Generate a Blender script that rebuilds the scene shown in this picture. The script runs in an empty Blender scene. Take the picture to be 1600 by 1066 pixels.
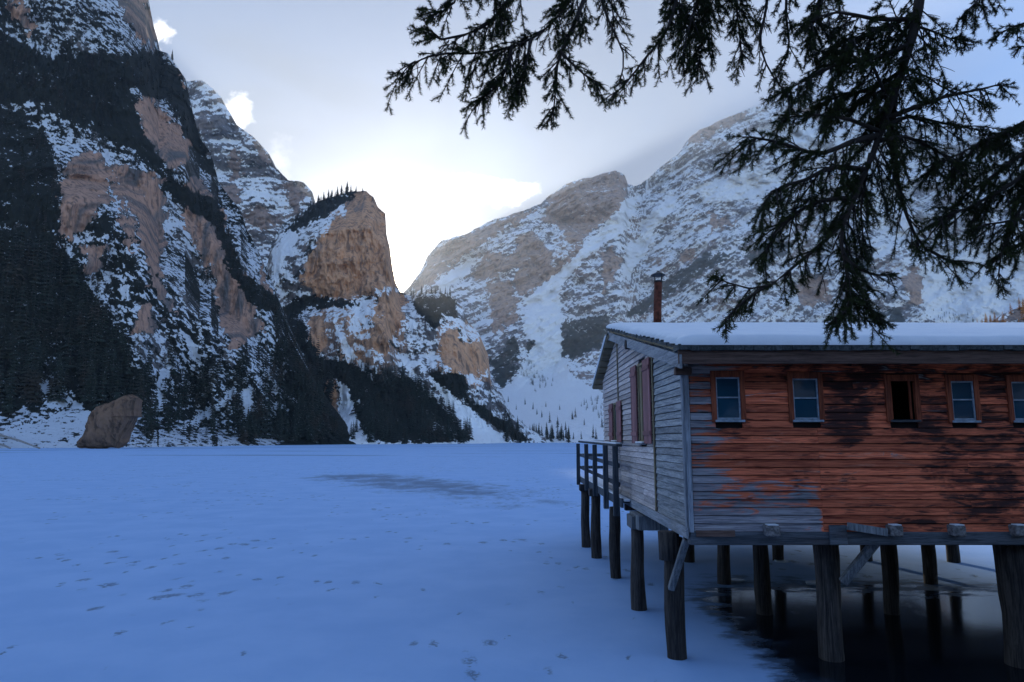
import bpy, bmesh, math, random
import numpy as np
from mathutils import Vector, Matrix

# ------------------------------------------------------------------ camera
FPX = 1600 * 24.0 / 36.0            # focal length in photo pixels
HORIZON = 687.0
PITCH = math.atan((HORIZON - 533.0) / FPX)
CAM = np.array([0.0, 0.0, 3.4])
CP, SP = math.cos(PITCH), math.sin(PITCH)
SC = bpy.context.scene
COL = SC.collection
cd = bpy.data.cameras.new('camera')
cam = bpy.data.objects.new('camera', cd)
COL.objects.link(cam)
cam.location = CAM
cam.rotation_euler = (math.pi / 2 + PITCH, 0, 0)
cd.lens = 24.0
cd.sensor_width = 36.0
cd.clip_start = 0.05
cd.clip_end = 20000
SC.camera = cam


def ray(px, py):
    """direction through a photo pixel, scaled so that its Y component is 1"""
    px = np.asarray(px, float); py = np.asarray(py, float)
    dx = (px - 800.0) / FPX
    dy = -(py - 533.0) / FPX
    y = CP - dy * SP
    z = SP + dy * CP
    return dx / y, np.ones_like(y), z / y


def at(px, py, Y):
    a, b, c = ray(px, py)
    return np.stack([a * Y, b * Y, CAM[2] + c * Y], -1)


def on_ice(px, py, z=0.0):
    a, b, c = ray(px, py)
    Y = (z - CAM[2]) / c
    return np.array([a * Y, Y, z])


def proj_y(Y, z):
    """photo row of a point at depth Y and height z"""
    dz = z - CAM[2]
    return 533.0 - FPX * (dz * CP - Y * SP) / (Y * CP + dz * SP)


# ------------------------------------------------------------------ light
SUN_PX = (600.0, 432.0)
sa, sb, sc_ = ray(*SUN_PX)
SUN = Vector((float(sa), 1.0, float(sc_))).normalized()
SUN_EL = math.asin(SUN.z)
SUN_AZ = math.atan2(SUN.x, SUN.y)

world = bpy.data.worlds.new('World')
SC.world = world
world.use_nodes = True
SKY_STRENGTH = 0.15
SKY_TINT = (1.10, 1.13, 1.27)


class NT:
    """small node-graph helper"""

    def __init__(self, tree):
        self.t = tree
        self.n = tree.nodes
        self.l = tree.links

    def new(self, kind, **kw):
        n = self.n.new(kind)
        for k, v in kw.items():
            setattr(n, k, v)
        return n

    def put(self, sock, v):
        if hasattr(v, 'is_output') or hasattr(v, 'links'):
            self.l.new(v, sock)
        elif v is not None:
            if hasattr(sock, 'default_value'):
                try:
                    sock.default_value = v
                except Exception:
                    sock.default_value = (*v, 1.0)

    def math(self, op, a, b=None, c=None, clamp=False):
        n = self.new('ShaderNodeMath', operation=op, use_clamp=clamp)
        self.put(n.inputs[0], a)
        if b is not None: self.put(n.inputs[1], b)
        if c is not None: self.put(n.inputs[2], c)
        return n.outputs[0]

    def vmath(self, op, a, b=None):
        n = self.new('ShaderNodeVectorMath', operation=op)
        self.put(n.inputs[0], a)
        if b is not None: self.put(n.inputs[1], b)
        return n.outputs['Value'] if op in ('DOT_PRODUCT', 'LENGTH', 'DISTANCE') else n.outputs[0]

    def ramp(self, v, a, b, lo=0.0, hi=1.0, smooth=True):
        n = self.new('ShaderNodeMapRange')
        n.interpolation_type = 'SMOOTHSTEP' if smooth else 'LINEAR'
        n.clamp = True
        self.put(n.inputs['Value'], v)
        self.put(n.inputs['From Min'], a); self.put(n.inputs['From Max'], b)
        self.put(n.inputs['To Min'], lo); self.put(n.inputs['To Max'], hi)
        return n.outputs[0]

    def mix(self, f, a, b, mode='MIX'):
        n = self.new('ShaderNodeMix', data_type='RGBA', blend_type=mode)
        n.clamp_result = False
        self.put(n.inputs[0], f); self.put(n.inputs[6], a); self.put(n.inputs[7], b)
        return n.outputs[2]

    def noise(self, vec, scale, detail=4.0, rough=0.55, dist=0.0):
        n = self.new('ShaderNodeTexNoise')
        n.noise_dimensions = '3D'
        if vec is not None: self.put(n.inputs['Vector'], vec)
        n.inputs['Scale'].default_value = scale
        n.inputs['Detail'].default_value = detail
        n.inputs['Roughness'].default_value = rough
        n.inputs['Distortion'].default_value = dist
        return n.outputs['Fac']

    def mapping(self, vec, scale=(1, 1, 1), loc=(0, 0, 0), rot=(0, 0, 0)):
        n = self.new('ShaderNodeMapping')
        self.put(n.inputs['Vector'], vec)
        n.inputs['Scale'].default_value = scale
        n.inputs['Location'].default_value = loc
        n.inputs['Rotation'].default_value = rot
        return n.outputs[0]

    def xyz(self, vec):
        n = self.new('ShaderNodeSeparateXYZ')
        self.put(n.inputs[0], vec)
        return n.outputs[0], n.outputs[1], n.outputs[2]

    def comb(self, x, y, z):
        n = self.new('ShaderNodeCombineXYZ')
        self.put(n.inputs[0], x); self.put(n.inputs[1], y); self.put(n.inputs[2], z)
        return n.outputs[0]

    def bump(self, h, strength, dist, normal=None):
        n = self.new('ShaderNodeBump')
        n.inputs['Strength'].default_value = strength
        n.inputs['Distance'].default_value = dist
        self.put(n.inputs['Height'], h)
        if normal is not None: self.put(n.inputs['Normal'], normal)
        return n.outputs[0]


def build_sky():
    g = NT(world.node_tree)
    g.n.clear()
    out = g.new('ShaderNodeOutputWorld')
    bg = g.new('ShaderNodeBackground')
    g.l.new(bg.outputs[0], out.inputs[0])
    sky = g.new('ShaderNodeTexSky', sky_type='NISHITA')
    sky.sun_disc = False
    sky.sun_elevation = SUN_EL
    sky.sun_rotation = SUN_AZ
    sky.altitude = 1500
    sky.air_density = 1.0
    sky.dust_density = 0.6
    sky.ozone_density = 1.6
    d = g.new('ShaderNodeTexCoord').outputs['Generated']
    x, y, z = g.xyz(d)
    base = g.mix(1.0, sky.outputs[0], (*SKY_TINT, 1), 'MULTIPLY')
    k = 1.0 / SKY_STRENGTH                       # colours below are in picture units
    def C(r, gg, b): return (r * k, gg * k, b * k, 1)
    # thin veil clouds over the whole sky
    mp = g.mapping(d, (1.6, 1.6, 4.2), (3.1, 0.4, 0.2))
    veil = g.ramp(g.noise(mp, 1.5, 3, 0.55, 0.6), 0.38, 0.66, 0.10, 1.0)
    up = g.ramp(z, -0.02, 0.25)
    # the sun's aureole
    dt = g.math('MAXIMUM', g.vmath('DOT_PRODUCT', g.vmath('NORMALIZE', d), tuple(SUN)), 0.0)
    veil = g.math('MULTIPLY', g.math('MULTIPLY', veil, g.ramp(dt, 0.35, 0.92, 0.12, 0.85)), up)
    base = g.mix(veil, base, C(0.30, 0.40, 0.62))
    base = g.mix(g.ramp(dt, 0.55, 0.99, 0.0, 0.68), base, (0, 0, 0, 1))
    for p, col in ((8, (0.02, 0.02, 0.02)), (40, (0.26, 0.24, 0.21)), (240, (1.1, 0.95, 0.70)), (2600, (10.0, 8.0, 5.0))):
        lobe = g.math('POWER', dt, float(p))
        base = g.mix(lobe, base, C(*col), 'ADD')
    # cumulus heads beyond the ridges, placed by bearing and slope
    ys = g.math('MAXIMUM', y, 0.02)
    gx = g.math('DIVIDE', x, ys); gz = g.math('DIVIDE', z, ys)
    pl = g.comb(gx, gz, 0.0)
    nz = g.noise(pl, 16.0, 4, 0.6)
    nz2 = g.noise(pl, 60.0, 3, 0.6)
    front = g.ramp(y, 0.02, 0.1)
    for (px, py, rx, ry, gain) in ((770, 298, 92, 26, 1.0), (735, 287, 44, 20, 1.0), (815, 300, 40, 17, 1.0), (250, 50, 32, 30, .95), (372, 182, 36, 46, .9), (420, 300, 70, 95, .5), (640, 300, 70, 60, .35)):
        a, _, c = ray(px, py)
        ex = g.math('DIVIDE', g.math('SUBTRACT', gx, float(a)), rx / FPX)
        ez = g.math('DIVIDE', g.math('SUBTRACT', gz, float(c)), ry / FPX)
        r = g.math('SQRT', g.math('ADD', g.math('MULTIPLY', ex, ex), g.math('MULTIPLY', ez, ez)))
        r = g.math('ADD', r, g.math('MULTIPLY', g.math('SUBTRACT', nz, 0.5), 2.4))
        r = g.math('ADD', r, g.math('MULTIPLY', g.math('SUBTRACT', nz2, 0.5), 0.7))
        soft = 0.45 if gain > .8 else 0.05
        m = g.math('MULTIPLY', g.ramp(r, 1.0, soft), g.math('MULTIPLY', front, gain))
        shade = g.ramp(nz2, 0.3, 0.7)
        base = g.mix(m, base, g.mix(shade, C(0.80, 0.80, 0.82), C(1.1, 1.07, 1.02)))
    g.put(bg.inputs['Color'], base)
    bg.inputs['Strength'].default_value = SKY_STRENGTH


build_sky()
world.cycles.sampling_method = 'MANUAL'
world.cycles.sample_map_resolution = 512
sl = bpy.data.lights.new('sun', 'SUN')
sl.energy = 3.6
sl.angle = math.radians(0.5)
sl.color = (1.0, 0.91, 0.79)
sun = bpy.data.objects.new('sun', sl)
COL.objects.link(sun)
sun.rotation_euler = (-SUN).to_track_quat('-Z', 'Y').to_euler()
sun.location = (0, 0, 60)

vs = SC.view_settings
vs.view_transform = 'Standard'
vs.look = 'None'
vs.gamma = 1.0
vs.exposure = 0.9
vs.use_curve_mapping = False
SC.cycles.use_denoising = True
SC.cycles.max_bounces = 4
SC.cycles.diffuse_bounces = 2
SC.cycles.glossy_bounces = 2
SC.cycles.transmission_bounces = 2
SC.cycles.volume_bounces = 0
SC.cycles.caustics_reflective = False
SC.cycles.caustics_refractive = False

RNG = np.random.default_rng(7)
random.seed(7)


# ------------------------------------------------------------------ helpers
def tag(o, label=None, cat=None, group=None, kind=None):
    if label: o['label'] = label
    if cat: o['category'] = cat
    if group: o['group'] = group
    if kind: o['kind'] = kind
    return o


def link(name, me, mat=None, parent=None):
    o = bpy.data.objects.new(name, me)
    COL.objects.link(o)
    if mat is not None and me is not None and not me.materials:
        for m in (mat if isinstance(mat, (list, tuple)) else [mat]):
            me.materials.append(m)
    if parent is not None:
        o.parent = parent
    return o


def empty(name, loc=(0, 0, 0)):
    o = bpy.data.objects.new(name, None)
    COL.objects.link(o)
    o.location = loc
    o.empty_display_size = 0.3
    return o


def mesh_np(name, verts, faces, smooth=False):
    """verts (n,3); faces (m,3) or (m,4) arrays"""
    verts = np.ascontiguousarray(verts, dtype=np.float32)
    faces = np.ascontiguousarray(faces, dtype=np.int32)
    me = bpy.data.meshes.new(name)
    k = faces.shape[1]
    me.vertices.add(len(verts))
    me.vertices.foreach_set('co', verts.ravel())
    me.loops.add(faces.size)
    me.loops.foreach_set('vertex_index', faces.ravel())
    me.polygons.add(len(faces))
    me.polygons.foreach_set('loop_start', np.arange(0, faces.size, k, dtype=np.int32))
    if smooth:
        me.polygons.foreach_set('use_smooth', np.ones(len(faces), dtype=bool))
    me.update(calc_edges=True)
    return me


def mesh_py(name, verts, faces, smooth=False):
    me = bpy.data.meshes.new(name)
    me.from_pydata([tuple(map(float, v)) for v in verts], [], [tuple(f) for f in faces])
    if smooth:
        for p in me.polygons: p.use_smooth = True
    me.update()
    return me


BOXF = [(0, 3, 2, 1), (4, 5, 6, 7), (0, 1, 5, 4), (1, 2, 6, 5), (2, 3, 7, 6), (3, 0, 4, 7)]


class MB:
    """collects simple shapes into one mesh"""

    def __init__(self):
        self.v = []; self.f = []

    def add(self, v, f):
        o = len(self.v)
        self.v += [tuple(map(float, p)) for p in v]
        self.f += [tuple(i + o for i in q) for q in f]
        return self

    def box(self, x0, x1, y0, y1, z0, z1):
        return self.add([(x0, y0, z0), (x1, y0, z0), (x1, y1, z0), (x0, y1, z0),
                         (x0, y0, z1), (x1, y0, z1), (x1, y1, z1), (x0, y1, z1)], BOXF)

    def bar(self, a, b, w, h, up=(0, 0, 1)):
        """rectangular bar from a to b, w across and h along up"""
        a = Vector(a); b = Vector(b); d = (b - a).normalized()
        s = d.cross(Vector(up))
        if s.length < 1e-4: s = d.cross(Vector((1, 0, 0)))
        s.normalize(); u = s.cross(d)
        s *= w / 2; u *= h / 2
        return self.add([a - s - u, a + s - u, b + s - u, b - s - u, a - s + u, a + s + u, b + s + u, b - s + u], BOXF)

    def tube(self, pts, rad, n=8, jit=0.0, cap=True):
        pts = [Vector(p) for p in pts]
        o = len(self.v)
        for i, p in enumerate(pts):
            d = (pts[min(i + 1, len(pts) - 1)] - pts[max(i - 1, 0)]).normalized()
            ref = Vector((1, 0, 0)) if abs(d.x) < 0.8 else Vector((0, 1, 0))
            s = (ref - d * ref.dot(d)).normalized(); u = d.cross(s)
            for k in range(n):
                a = 2 * math.pi * k / n
                r = rad[i] * (1 + random.uniform(-jit, jit))
                self.v.append(tuple(p + s * (math.cos(a) * r) + u * (math.sin(a) * r)))
        for i in range(len(pts) - 1):
            for k in range(n):
                self.f.append((o + i * n + k, o + i * n + (k + 1) % n, o + (i + 1) * n + (k + 1) % n, o + (i + 1) * n + k))
        if cap:
            self.f.append(tuple(o + k for k in reversed(range(n))))
            self.f.append(tuple(o + (len(pts) - 1) * n + k for k in range(n)))
        return self

    def prism(self, poly, axis, a, b):
        """polygon in the two other axes, extruded along axis from a to b"""
        n = len(poly)
        def p3(p, t):
            if axis == 'x': return (t, p[0], p[1])
            if axis == 'y': return (p[0], t, p[1])
            return (p[0], p[1], t)
        v = [p3(p, a) for p in poly] + [p3(p, b) for p in poly]
        f = [tuple(range(n)), tuple(n + i for i in reversed(range(n)))]
        for i in range(n):
            j = (i + 1) % n
            f.append((i, n + i, n + j, j))
        return self.add(v, f)

    def mesh(self, name, bevel=0.0, smooth=False):
        me = bpy.data.meshes.new(name)
        me.from_pydata(self.v, [], self.f)
        bm = bmesh.new(); bm.from_mesh(me)
        bmesh.ops.recalc_face_normals(bm, faces=bm.faces)
        if bevel > 0:
            bmesh.ops.bevel(bm, geom=list(bm.edges), offset=bevel, segments=1, affect='EDGES', clamp_overlap=True)
        if smooth:
            for f in bm.faces: f.smooth = True
        bm.to_mesh(me); bm.free()
        me.update()
        return me

    def build(self, name, mat, parent=None, bevel=0.0, smooth=False):
        return link(name, self.mesh(name, bevel, smooth), mat, parent)


# ------------------------------------------------------------------ noise
_P = RNG.permutation(512).astype(np.int64)
_G = np.stack([np.cos(np.arange(512) * 2.399963), np.sin(np.arange(512) * 2.399963)], -1)


def gnoise(x, y, seed=0):
    xi = np.floor(x).astype(np.int64); yi = np.floor(y).astype(np.int64)
    xf = x - xi; yf = y - yi
    u = xf * xf * xf * (xf * (xf * 6 - 15) + 10); v = yf * yf * yf * (yf * (yf * 6 - 15) + 10)
    def h(a, b):
        i = _P[(_P[(a + seed * 37) & 511] + b) & 511]
        return _G[i]
    g00 = h(xi, yi); g10 = h(xi + 1, yi); g01 = h(xi, yi + 1); g11 = h(xi + 1, yi + 1)
    a = g00[..., 0] * xf + g00[..., 1] * yf
    b = g10[..., 0] * (xf - 1) + g10[..., 1] * yf
    c = g01[..., 0] * xf + g01[..., 1] * (yf - 1)
    d = g11[..., 0] * (xf - 1) + g11[..., 1] * (yf - 1)
    return ((a + (b - a) * u) * (1 - v) + (c + (d - c) * u) * v) * 1.5


def fbm(x, y, octv=5, seed=0, gain=0.5, ridged=False):
    t = np.zeros(np.broadcast(x, y).shape); amp = 1.0; s = 0.0
    for o in range(octv):
        n = gnoise(x, y, seed + o * 3)
        if ridged: n = 1.0 - 2.0 * np.abs(n)
        t += amp * n; s += amp
        x = x * 2.03 + 17.3; y = y * 2.03 - 9.1; amp *= gain
    return t / s


def interp(u, pts):
    p = np.array(pts, float)
    return np.interp(u, p[:, 0], p[:, 1])


def sstep(x, a, b):
    t = np.clip((x - a) / (b - a), 0, 1)
    return t * t * (3 - 2 * t)


def in_poly(x, y, poly):
    p = np.array(poly, float)
    ins = np.zeros(x.shape, bool)
    j = len(p) - 1
    for i in range(len(p)):
        xi, yi = p[i]; xj, yj = p[j]
        if yi != yj:
            c = ((yi > y) != (yj > y)) & (x < (xj - xi) * (y - yi) / (yj - yi) + xi)
            ins ^= c
        j = i
    return ins


# ------------------------------------------------------------------ materials
def material(name):
    m = bpy.data.materials.new(name)
    m.use_nodes = True
    g = NT(m.node_tree)
    b = g.n['Principled BSDF']
    b.inputs['Roughness'].default_value = 0.8
    b.inputs['Specular IOR Level'].default_value = 0.25
    return m, g, b


def wood(name, c1, c2, c3, axis='x', grain=1.0, rough=0.82, mott=0.5, bump=0.4, snow=0.0):
    """weathered timber: grain along an axis, blotches of c3, per-piece variation"""
    m, g, b = material(name)
    pos = g.new('ShaderNodeNewGeometry').outputs['Position']
    oi = g.new('ShaderNodeObjectInfo')
    rnd = oi.outputs['Random']
    off = g.vmath('SCALE', (13.1, 7.7, 5.3)); off.node.inputs[3].default_value = 1.0
    g.l.new(g.math('MULTIPLY', rnd, 9.0), off.node.inputs[3])
    p = g.vmath('ADD', pos, off)
    s = {'x': (0.9, 16, 16), 'y': (16, 0.9, 16), 'z': (16, 16, 0.9)}[axis]
    s = tuple(q * grain for q in s)
    gr = g.noise(g.mapping(p, s), 1.6, 6, 0.62, 0.5)
    fine = g.noise(g.mapping(p, tuple(q * 4 for q in s)), 2.0, 3, 0.6)
    bl = g.noise(g.mapping(p, tuple(0.25 * q ** 0.55 for q in s)), 2.6, 5, 0.6)
    col = g.mix(g.ramp(gr, 0.3, 0.68), (*c1, 1), (*c2, 1))
    col = g.mix(g.math('MULTIPLY', g.ramp(bl, 0.5 + 0.12 * (1 - mott), 0.72), mott), col, (*c3, 1))
    col = g.mix(g.ramp(fine, 0.30, 0.52, 0.55, 0.0), col, tuple(0.3 * q for q in c1) + (1,))
    hs = g.new('ShaderNodeHueSaturation')
    g.put(hs.inputs['Color'], col)
    g.put(hs.inputs['Value'], g.ramp(rnd, 0, 1, 0.72, 1.25, False))
    col = hs.outputs[0]
    if snow > 0:
        nrm = g.new('ShaderNodeNewGeometry').outputs['Normal']
        nzz = g.xyz(nrm)[2]
        sm = g.math('MULTIPLY', g.ramp(nzz, 0.5, 0.8), g.ramp(g.noise(pos, 3.0, 4), 0.62 - snow * 0.3, 0.7 - snow * 0.3))
        col = g.mix(sm, col, (0.8, 0.83, 0.88, 1))
    g.put(b.inputs['Base Color'], col)
    b.inputs['Roughness'].default_value = rough
    g.put(b.inputs['Normal'], g.bump(g.math('ADD', gr, g.math('MULTIPLY', fine, 0.5)), bump, 0.01))
    return m


def plain(name, col, rough=0.7, var=0.25, scale=4.0, metallic=0.0, bump=0.2, bdist=0.01):
    m, g, b = material(name)
    pos = g.new('ShaderNodeNewGeometry').outputs['Position']
    n = g.noise(pos, scale, 6, 0.6)
    c = g.mix(g.ramp(n, 0.3, 0.7), tuple(q * (1 - var) for q in col) + (1,), tuple(min(1, q * (1 + var)) for q in col) + (1,))
    g.put(b.inputs['Base Color'], c)
    b.inputs['Roughness'].default_value = rough
    b.inputs['Metallic'].default_value = metallic
    if bump: g.put(b.inputs['Normal'], g.bump(n, bump, bdist))
    return m

# ------------------------------------------------------------------ land materials
def mountain_material(name, grey, peach, vegc, noise_scale, streak, snowc=(0.86, 0.87, 0.90)):
    m, g, b = material(name)
    att = g.new('ShaderNodeAttribute', attribute_name='cover')
    s, v, p = g.xyz(att.outputs['Vector'])
    pos = g.new('ShaderNodeNewGeometry').outputs['Position']
    n1 = g.noise(pos, noise_scale, 4, 0.68)
    st = g.noise(g.mapping(pos, (1, 1, streak)), noise_scale * 0.9, 4, 0.66, 0.0)
    rock = g.mix(g.ramp(p, 0.2, 0.8), (*grey, 1), (*peach, 1))
    rock = g.mix(g.ramp(st, 0.36, 0.54, 0.7, 0.0), rock, tuple(q * 0.45 for q in grey) + (1,))
    rock = g.mix(g.ramp(st, 0.56, 0.76, 0.0, 0.4), rock, tuple(min(1, q * 1.5) for q in peach) + (1,))
    col = g.mix(g.ramp(g.math('ADD', v, g.math('MULTIPLY', g.math('SUBTRACT', n1, 0.5), 1.9)), 0.42, 0.62), rock, (*vegc, 1))
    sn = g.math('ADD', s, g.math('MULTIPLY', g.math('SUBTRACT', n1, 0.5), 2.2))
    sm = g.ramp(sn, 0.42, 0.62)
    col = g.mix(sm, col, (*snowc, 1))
    g.put(b.inputs['Base Color'], col)
    b.inputs['Roughness'].default_value = 0.9
    b.inputs['Specular IOR Level'].default_value = 0.1
    h = g.math('ADD', st, g.math('MULTIPLY', n1, 0.8))
    g.put(b.inputs['Normal'], g.bump(h, 0.7, 0.6 / noise_scale))
    return m


SURF = {}


def mountain(name, label, x0, x1, nx, ny, top, dbase, dridge, prof, relief, paint, mat, jag=2.5, seed=1, back=1.0, ybase=None, tpow=1.0):
    u = np.linspace(x0, x1, nx)
    dB = interp(u, dbase); dR = interp(u, dridge)
    tp = interp(u, top)
    sl = np.abs(np.gradient(tp, u))
    tp = tp + jag * (fbm(u / 34.0, u * 0 + seed * 3.7, 6, seed, 0.62) * 2.2)
    yb = proj_y(dB, -4.0) if ybase is None else np.full_like(u, ybase)
    tp = np.minimum(tp, yb - 1.0)
    t = np.linspace(0, 1, ny) ** tpow
    U = np.broadcast_to(u, (ny, nx)).copy()
    V = yb + (tp - yb) * t[:, None]
    g = prof(t[:, None] * np.ones(nx), U)
    Y = dB + (dR - dB) * g
    a, _, c = ray(U, V)
    S = a * Y; Z = CAM[2] + c * Y
    Y2 = Y + relief(S, Z, U, V, Y) * np.minimum(1, 0.15 + t[:, None] * 6)
    X = a * Y2; Z2 = CAM[2] + c * Y2
    P = np.stack([X, Y2, Z2], -1)
    # normals for the lie of the snow
    du = np.gradient(P, axis=1); dv = np.gradient(P, axis=0)
    N = np.cross(du, dv)
    N /= np.linalg.norm(N, axis=-1, keepdims=True) + 1e-9
    N *= np.where((N[..., 1:2] > 0), -1.0, 1.0)
    cover = paint(U, V, S, Z, N, Y)
    SURF[name] = (u, V, P, N)
    # the far side of the ridge
    nb = 6
    rows = [P]
    for k in range(1, nb + 1):
        q = P[-1].copy()
        w = (k / nb)
        q[:, 1] += back * 0.45 * dR * w
        q[:, 0] += 0
        q[:, 2] -= (q[:, 2] + 5) * w * 0.9
        rows.append(q[None])
    P = np.concatenate(rows, 0)
    cover = np.concatenate([cover, np.repeat(cover[-1:], nb, 0)], 0)
    nr = P.shape[0]
    idx = np.arange(nr * nx).reshape(nr, nx)
    f = np.stack([idx[:-1, :-1], idx[:-1, 1:], idx[1:, 1:], idx[1:, :-1]], -1).reshape(-1, 4)
    me = mesh_np(name, P.reshape(-1, 3), f, True)
    at_ = me.attributes.new('cover', 'FLOAT_VECTOR', 'POINT')
    at_.data.foreach_set('vector', np.ascontiguousarray(cover.reshape(-1, 3), dtype=np.float32).ravel())
    o = link(name, me, mat)
    o['kind'] = 'structure'
    o['label'] = label
    return o


def surf(name, px, py):
    """point of a mountain's surface seen through a photo pixel"""
    u, V, P, N = SURF[name]
    i = int(np.clip(np.searchsorted(u, px), 0, len(u) - 1))
    j = int(np.argmin(np.abs(V[:, i] - py)))
    return Vector(P[j, i])


def poly_mask(U, V, polys, warp=6.0, seed=3, sc=22.0):
    """union of outlines with ragged edges"""
    wu = U + warp * 2.0 * fbm(U / sc, V / sc, 4, seed, 0.62)
    wv = V + warp * 2.0 * fbm(U / sc + 40, V / sc + 9, 4, seed + 11, 0.62)
    m = np.zeros(U.shape)
    for p in polys:
        m = np.maximum(m, in_poly(wu, wv, p).astype(float))
    return m


def frac(score, f):
    """0..1 cover where the score's upper part f is covered, soft edge"""
    q = np.quantile(score, 1 - f)
    sd = np.std(score) + 1e-6
    return np.clip(0.5 + (score - q) / sd * 0.6, 0, 1)


# ---- the near cliff over the left shore
L1_TOP = [(-420, -520), (-200, -420), (0, -300), (120, -200), (200, -90), (228, -20), (234, 10), (240, 40), (246, 60), (248, 78), (262, 83), (276, 104), (290, 124), (297, 160), (312, 215),
          (330, 240), (341, 284), (353, 300), (376, 330), (386, 362), (401, 386), (424, 440), (438, 480), (448, 520), (466, 556), (490, 610), (520, 660), (540, 686), (556, 693)]
L1_ROCK = [
    [(90, 277), (124, 240), (157, 244), (176, 262), (172, 307), (142, 349), (109, 375), (92, 360)],
    [(213, 155), (240, 160), (270, 184), (296, 221), (296, 259), (262, 266), (232, 222), (217, 187)],
    [(176, 262), (225, 262), (255, 285), (259, 337), (248, 397), (225, 397), (210, 337), (180, 311)],
    [(292, 274), (330, 300), (349, 337), (367, 397), (322, 400), (285, 349)],
    [(3, 0), (37, 3), (58, 49), (37, 49), (19, 26)],
    [(191, -10), (228, -10), (247, 49), (244, 78), (210, 55), (193, 22)],
    [(130, 382), (162, 385), (160, 422), (146, 430), (134, 427)],
    [(222, 385), (250, 345), (262, 371), (247, 412), (257, 447), (275, 492), (258, 486), (237, 440)],
    [(222, 480), (239, 476), (238, 518), (222, 522), (206, 513)],
    [(291, 357), (315, 353), (335, 383), (359, 383), (377, 424), (391, 461), (411, 503), (415, 516), (382, 536), (357, 546), (333, 456), (326, 419)],
    [(300, 345), (318, 330), (345, 370), (338, 392)], [(262, 100), (285, 120), (292, 160), (276, 150)],
    [(400, 400), (424, 445), (430, 480), (414, 470)], [(184, 330), (206, 345), (212, 400), (196, 380)],
    [(150, 580), (170, 570), (175, 600), (160, 610)]]
L1_VEG = [
    [(-420, -100), (0, 50), (75, 90), (240, 79), (278, 105), (300, 165), (326, 236), (339, 272), (322, 272), (296, 225), (259, 160), (208, 140), (222, 210), (255, 250), (250, 280), (210, 236), (161, 214), (109, 190), (60, 162), (0, 162), (-420, 200)],
    [(-420, 300), (0, 360), (60, 350), (90, 380), (128, 420), (150, 480), (190, 520), (215, 600), (215, 660), (150, 652), (110, 610), (70, 600), (60, 640), (0, 645), (-420, 660)],
    [(255, 262), (272, 288), (300, 300), (332, 308), (347, 330), (367, 388), (382, 428), (440, 470), (434, 494), (390, 474), (360, 424), (333, 352), (290, 322), (258, 302)],
    [(-40, 160), (60, 180), (88, 250), (92, 300), (95, 370), (60, 350), (0, 350), (-40, 300)],
    [(146, 340), (172, 330), (170, 368), (152, 372)]]
L1_SNOW = [
    [(64, 582), (108, 582), (102, 606), (86, 622), (64, 612)],
    [(243, 600), (262, 558), (268, 562), (262, 604), (253, 642), (242, 642)],
    [(256, 666), (300, 655), (340, 630), (366, 603), (370, 612), (345, 641), (305, 663), (262, 672)],
    [(186, 445), (204, 448), (202, 470), (190, 468)], [(40, 188), (80, 188), (70, 200), (40, 198)],
    [(280, 520), (300, 530), (318, 570), (304, 566)], [(375, 620), (392, 600), (396, 640), (380, 662)]]
L1_BANK = [[(-420, 640), (0, 642), (60, 625), (110, 618), (150, 640), (160, 660), (130, 705), (-420, 705)]]


def l1_prof(t, U):
    return 0.16 * sstep(t, 0, 0.10) + 0.30 * t + 0.22 * sstep(t, 0.42, 0.56) + 0.32 * sstep(t, 0.72, 1.0)


def l1_relief(S, Z, U, V, Y):
    big = fbm(S / 150 + 3, Z / 260, 5, 5, 0.55, True) * 34
    gul = fbm(S / 40 + Z / 120, Z / 170, 5, 9, 0.55, True) * 13
    led = fbm((S + Z * .6) / 60, (Z - S * .4) / 24, 4, 13, 0.5) * 4
    fin = fbm(S / 9, Z / 12, 4, 21, 0.6) * 3.4 + fbm(S / 13 + Z / 50, Z / 70, 4, 22, 0.6, True) * 4.5
    return big + gul + led + fin


def l1_paint(U, V, S, Z, N, Y):
    rock = poly_mask(U, V, L1_ROCK, 12.0, 3, 18.0)
    veg = poly_mask(U, V, L1_VEG, 9.0, 4, 18.0)
    sn = poly_mask(U, V, L1_SNOW, 4.0, 5, 9.0)
    bank = poly_mask(U, V, L1_BANK, 7.0, 6, 10.0)
    Q = Z + 0.8 * Y
    edge = sstep(U + 60 * fbm(S / 14, Q / 20, 5, 44, 0.65), 436, 466)
    hi = fbm(S / 4, Q / 4.5, 5, 31, 0.74)
    mid = fbm(S / 36 + Z / 70, Z / 60, 4, 35, 0.6)
    diag = fbm((S + Z * 0.5) / 34, (Z - S * 0.3) / 12, 4, 77, 0.6)
    score = 0.5 * N[..., 2] + 2.1 * hi + 0.5 * mid + 0.6 * diag - 1.3 * rock - 0.9 * veg + 0.8 * sn + 0.25 * bank - 2.0 * edge
    low = sstep(V, 560, 640)
    snow = frac(score - 0.15 * low, 0.215)
    scrub = np.clip(0.5 + 1.6 * (fbm(S / 22, Q / 30, 5, 41, 0.6) + 0.30 - 0.9 * rock + 1.1 * veg - 0.1 * bank + 0.15 * low + edge), 0, 1)
    strk = fbm(S / 5.5 + Z / 60, Z / 55, 4, 53, 0.6)
    peach = np.clip(rock * (0.62 + 1.1 * strk) + 0.5 * np.clip(fbm(S / 60, Z / 110, 4, 51) * 1.6 - 0.12, 0, 1), 0, 1)
    return np.stack([snow, scrub, peach], -1)


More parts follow.
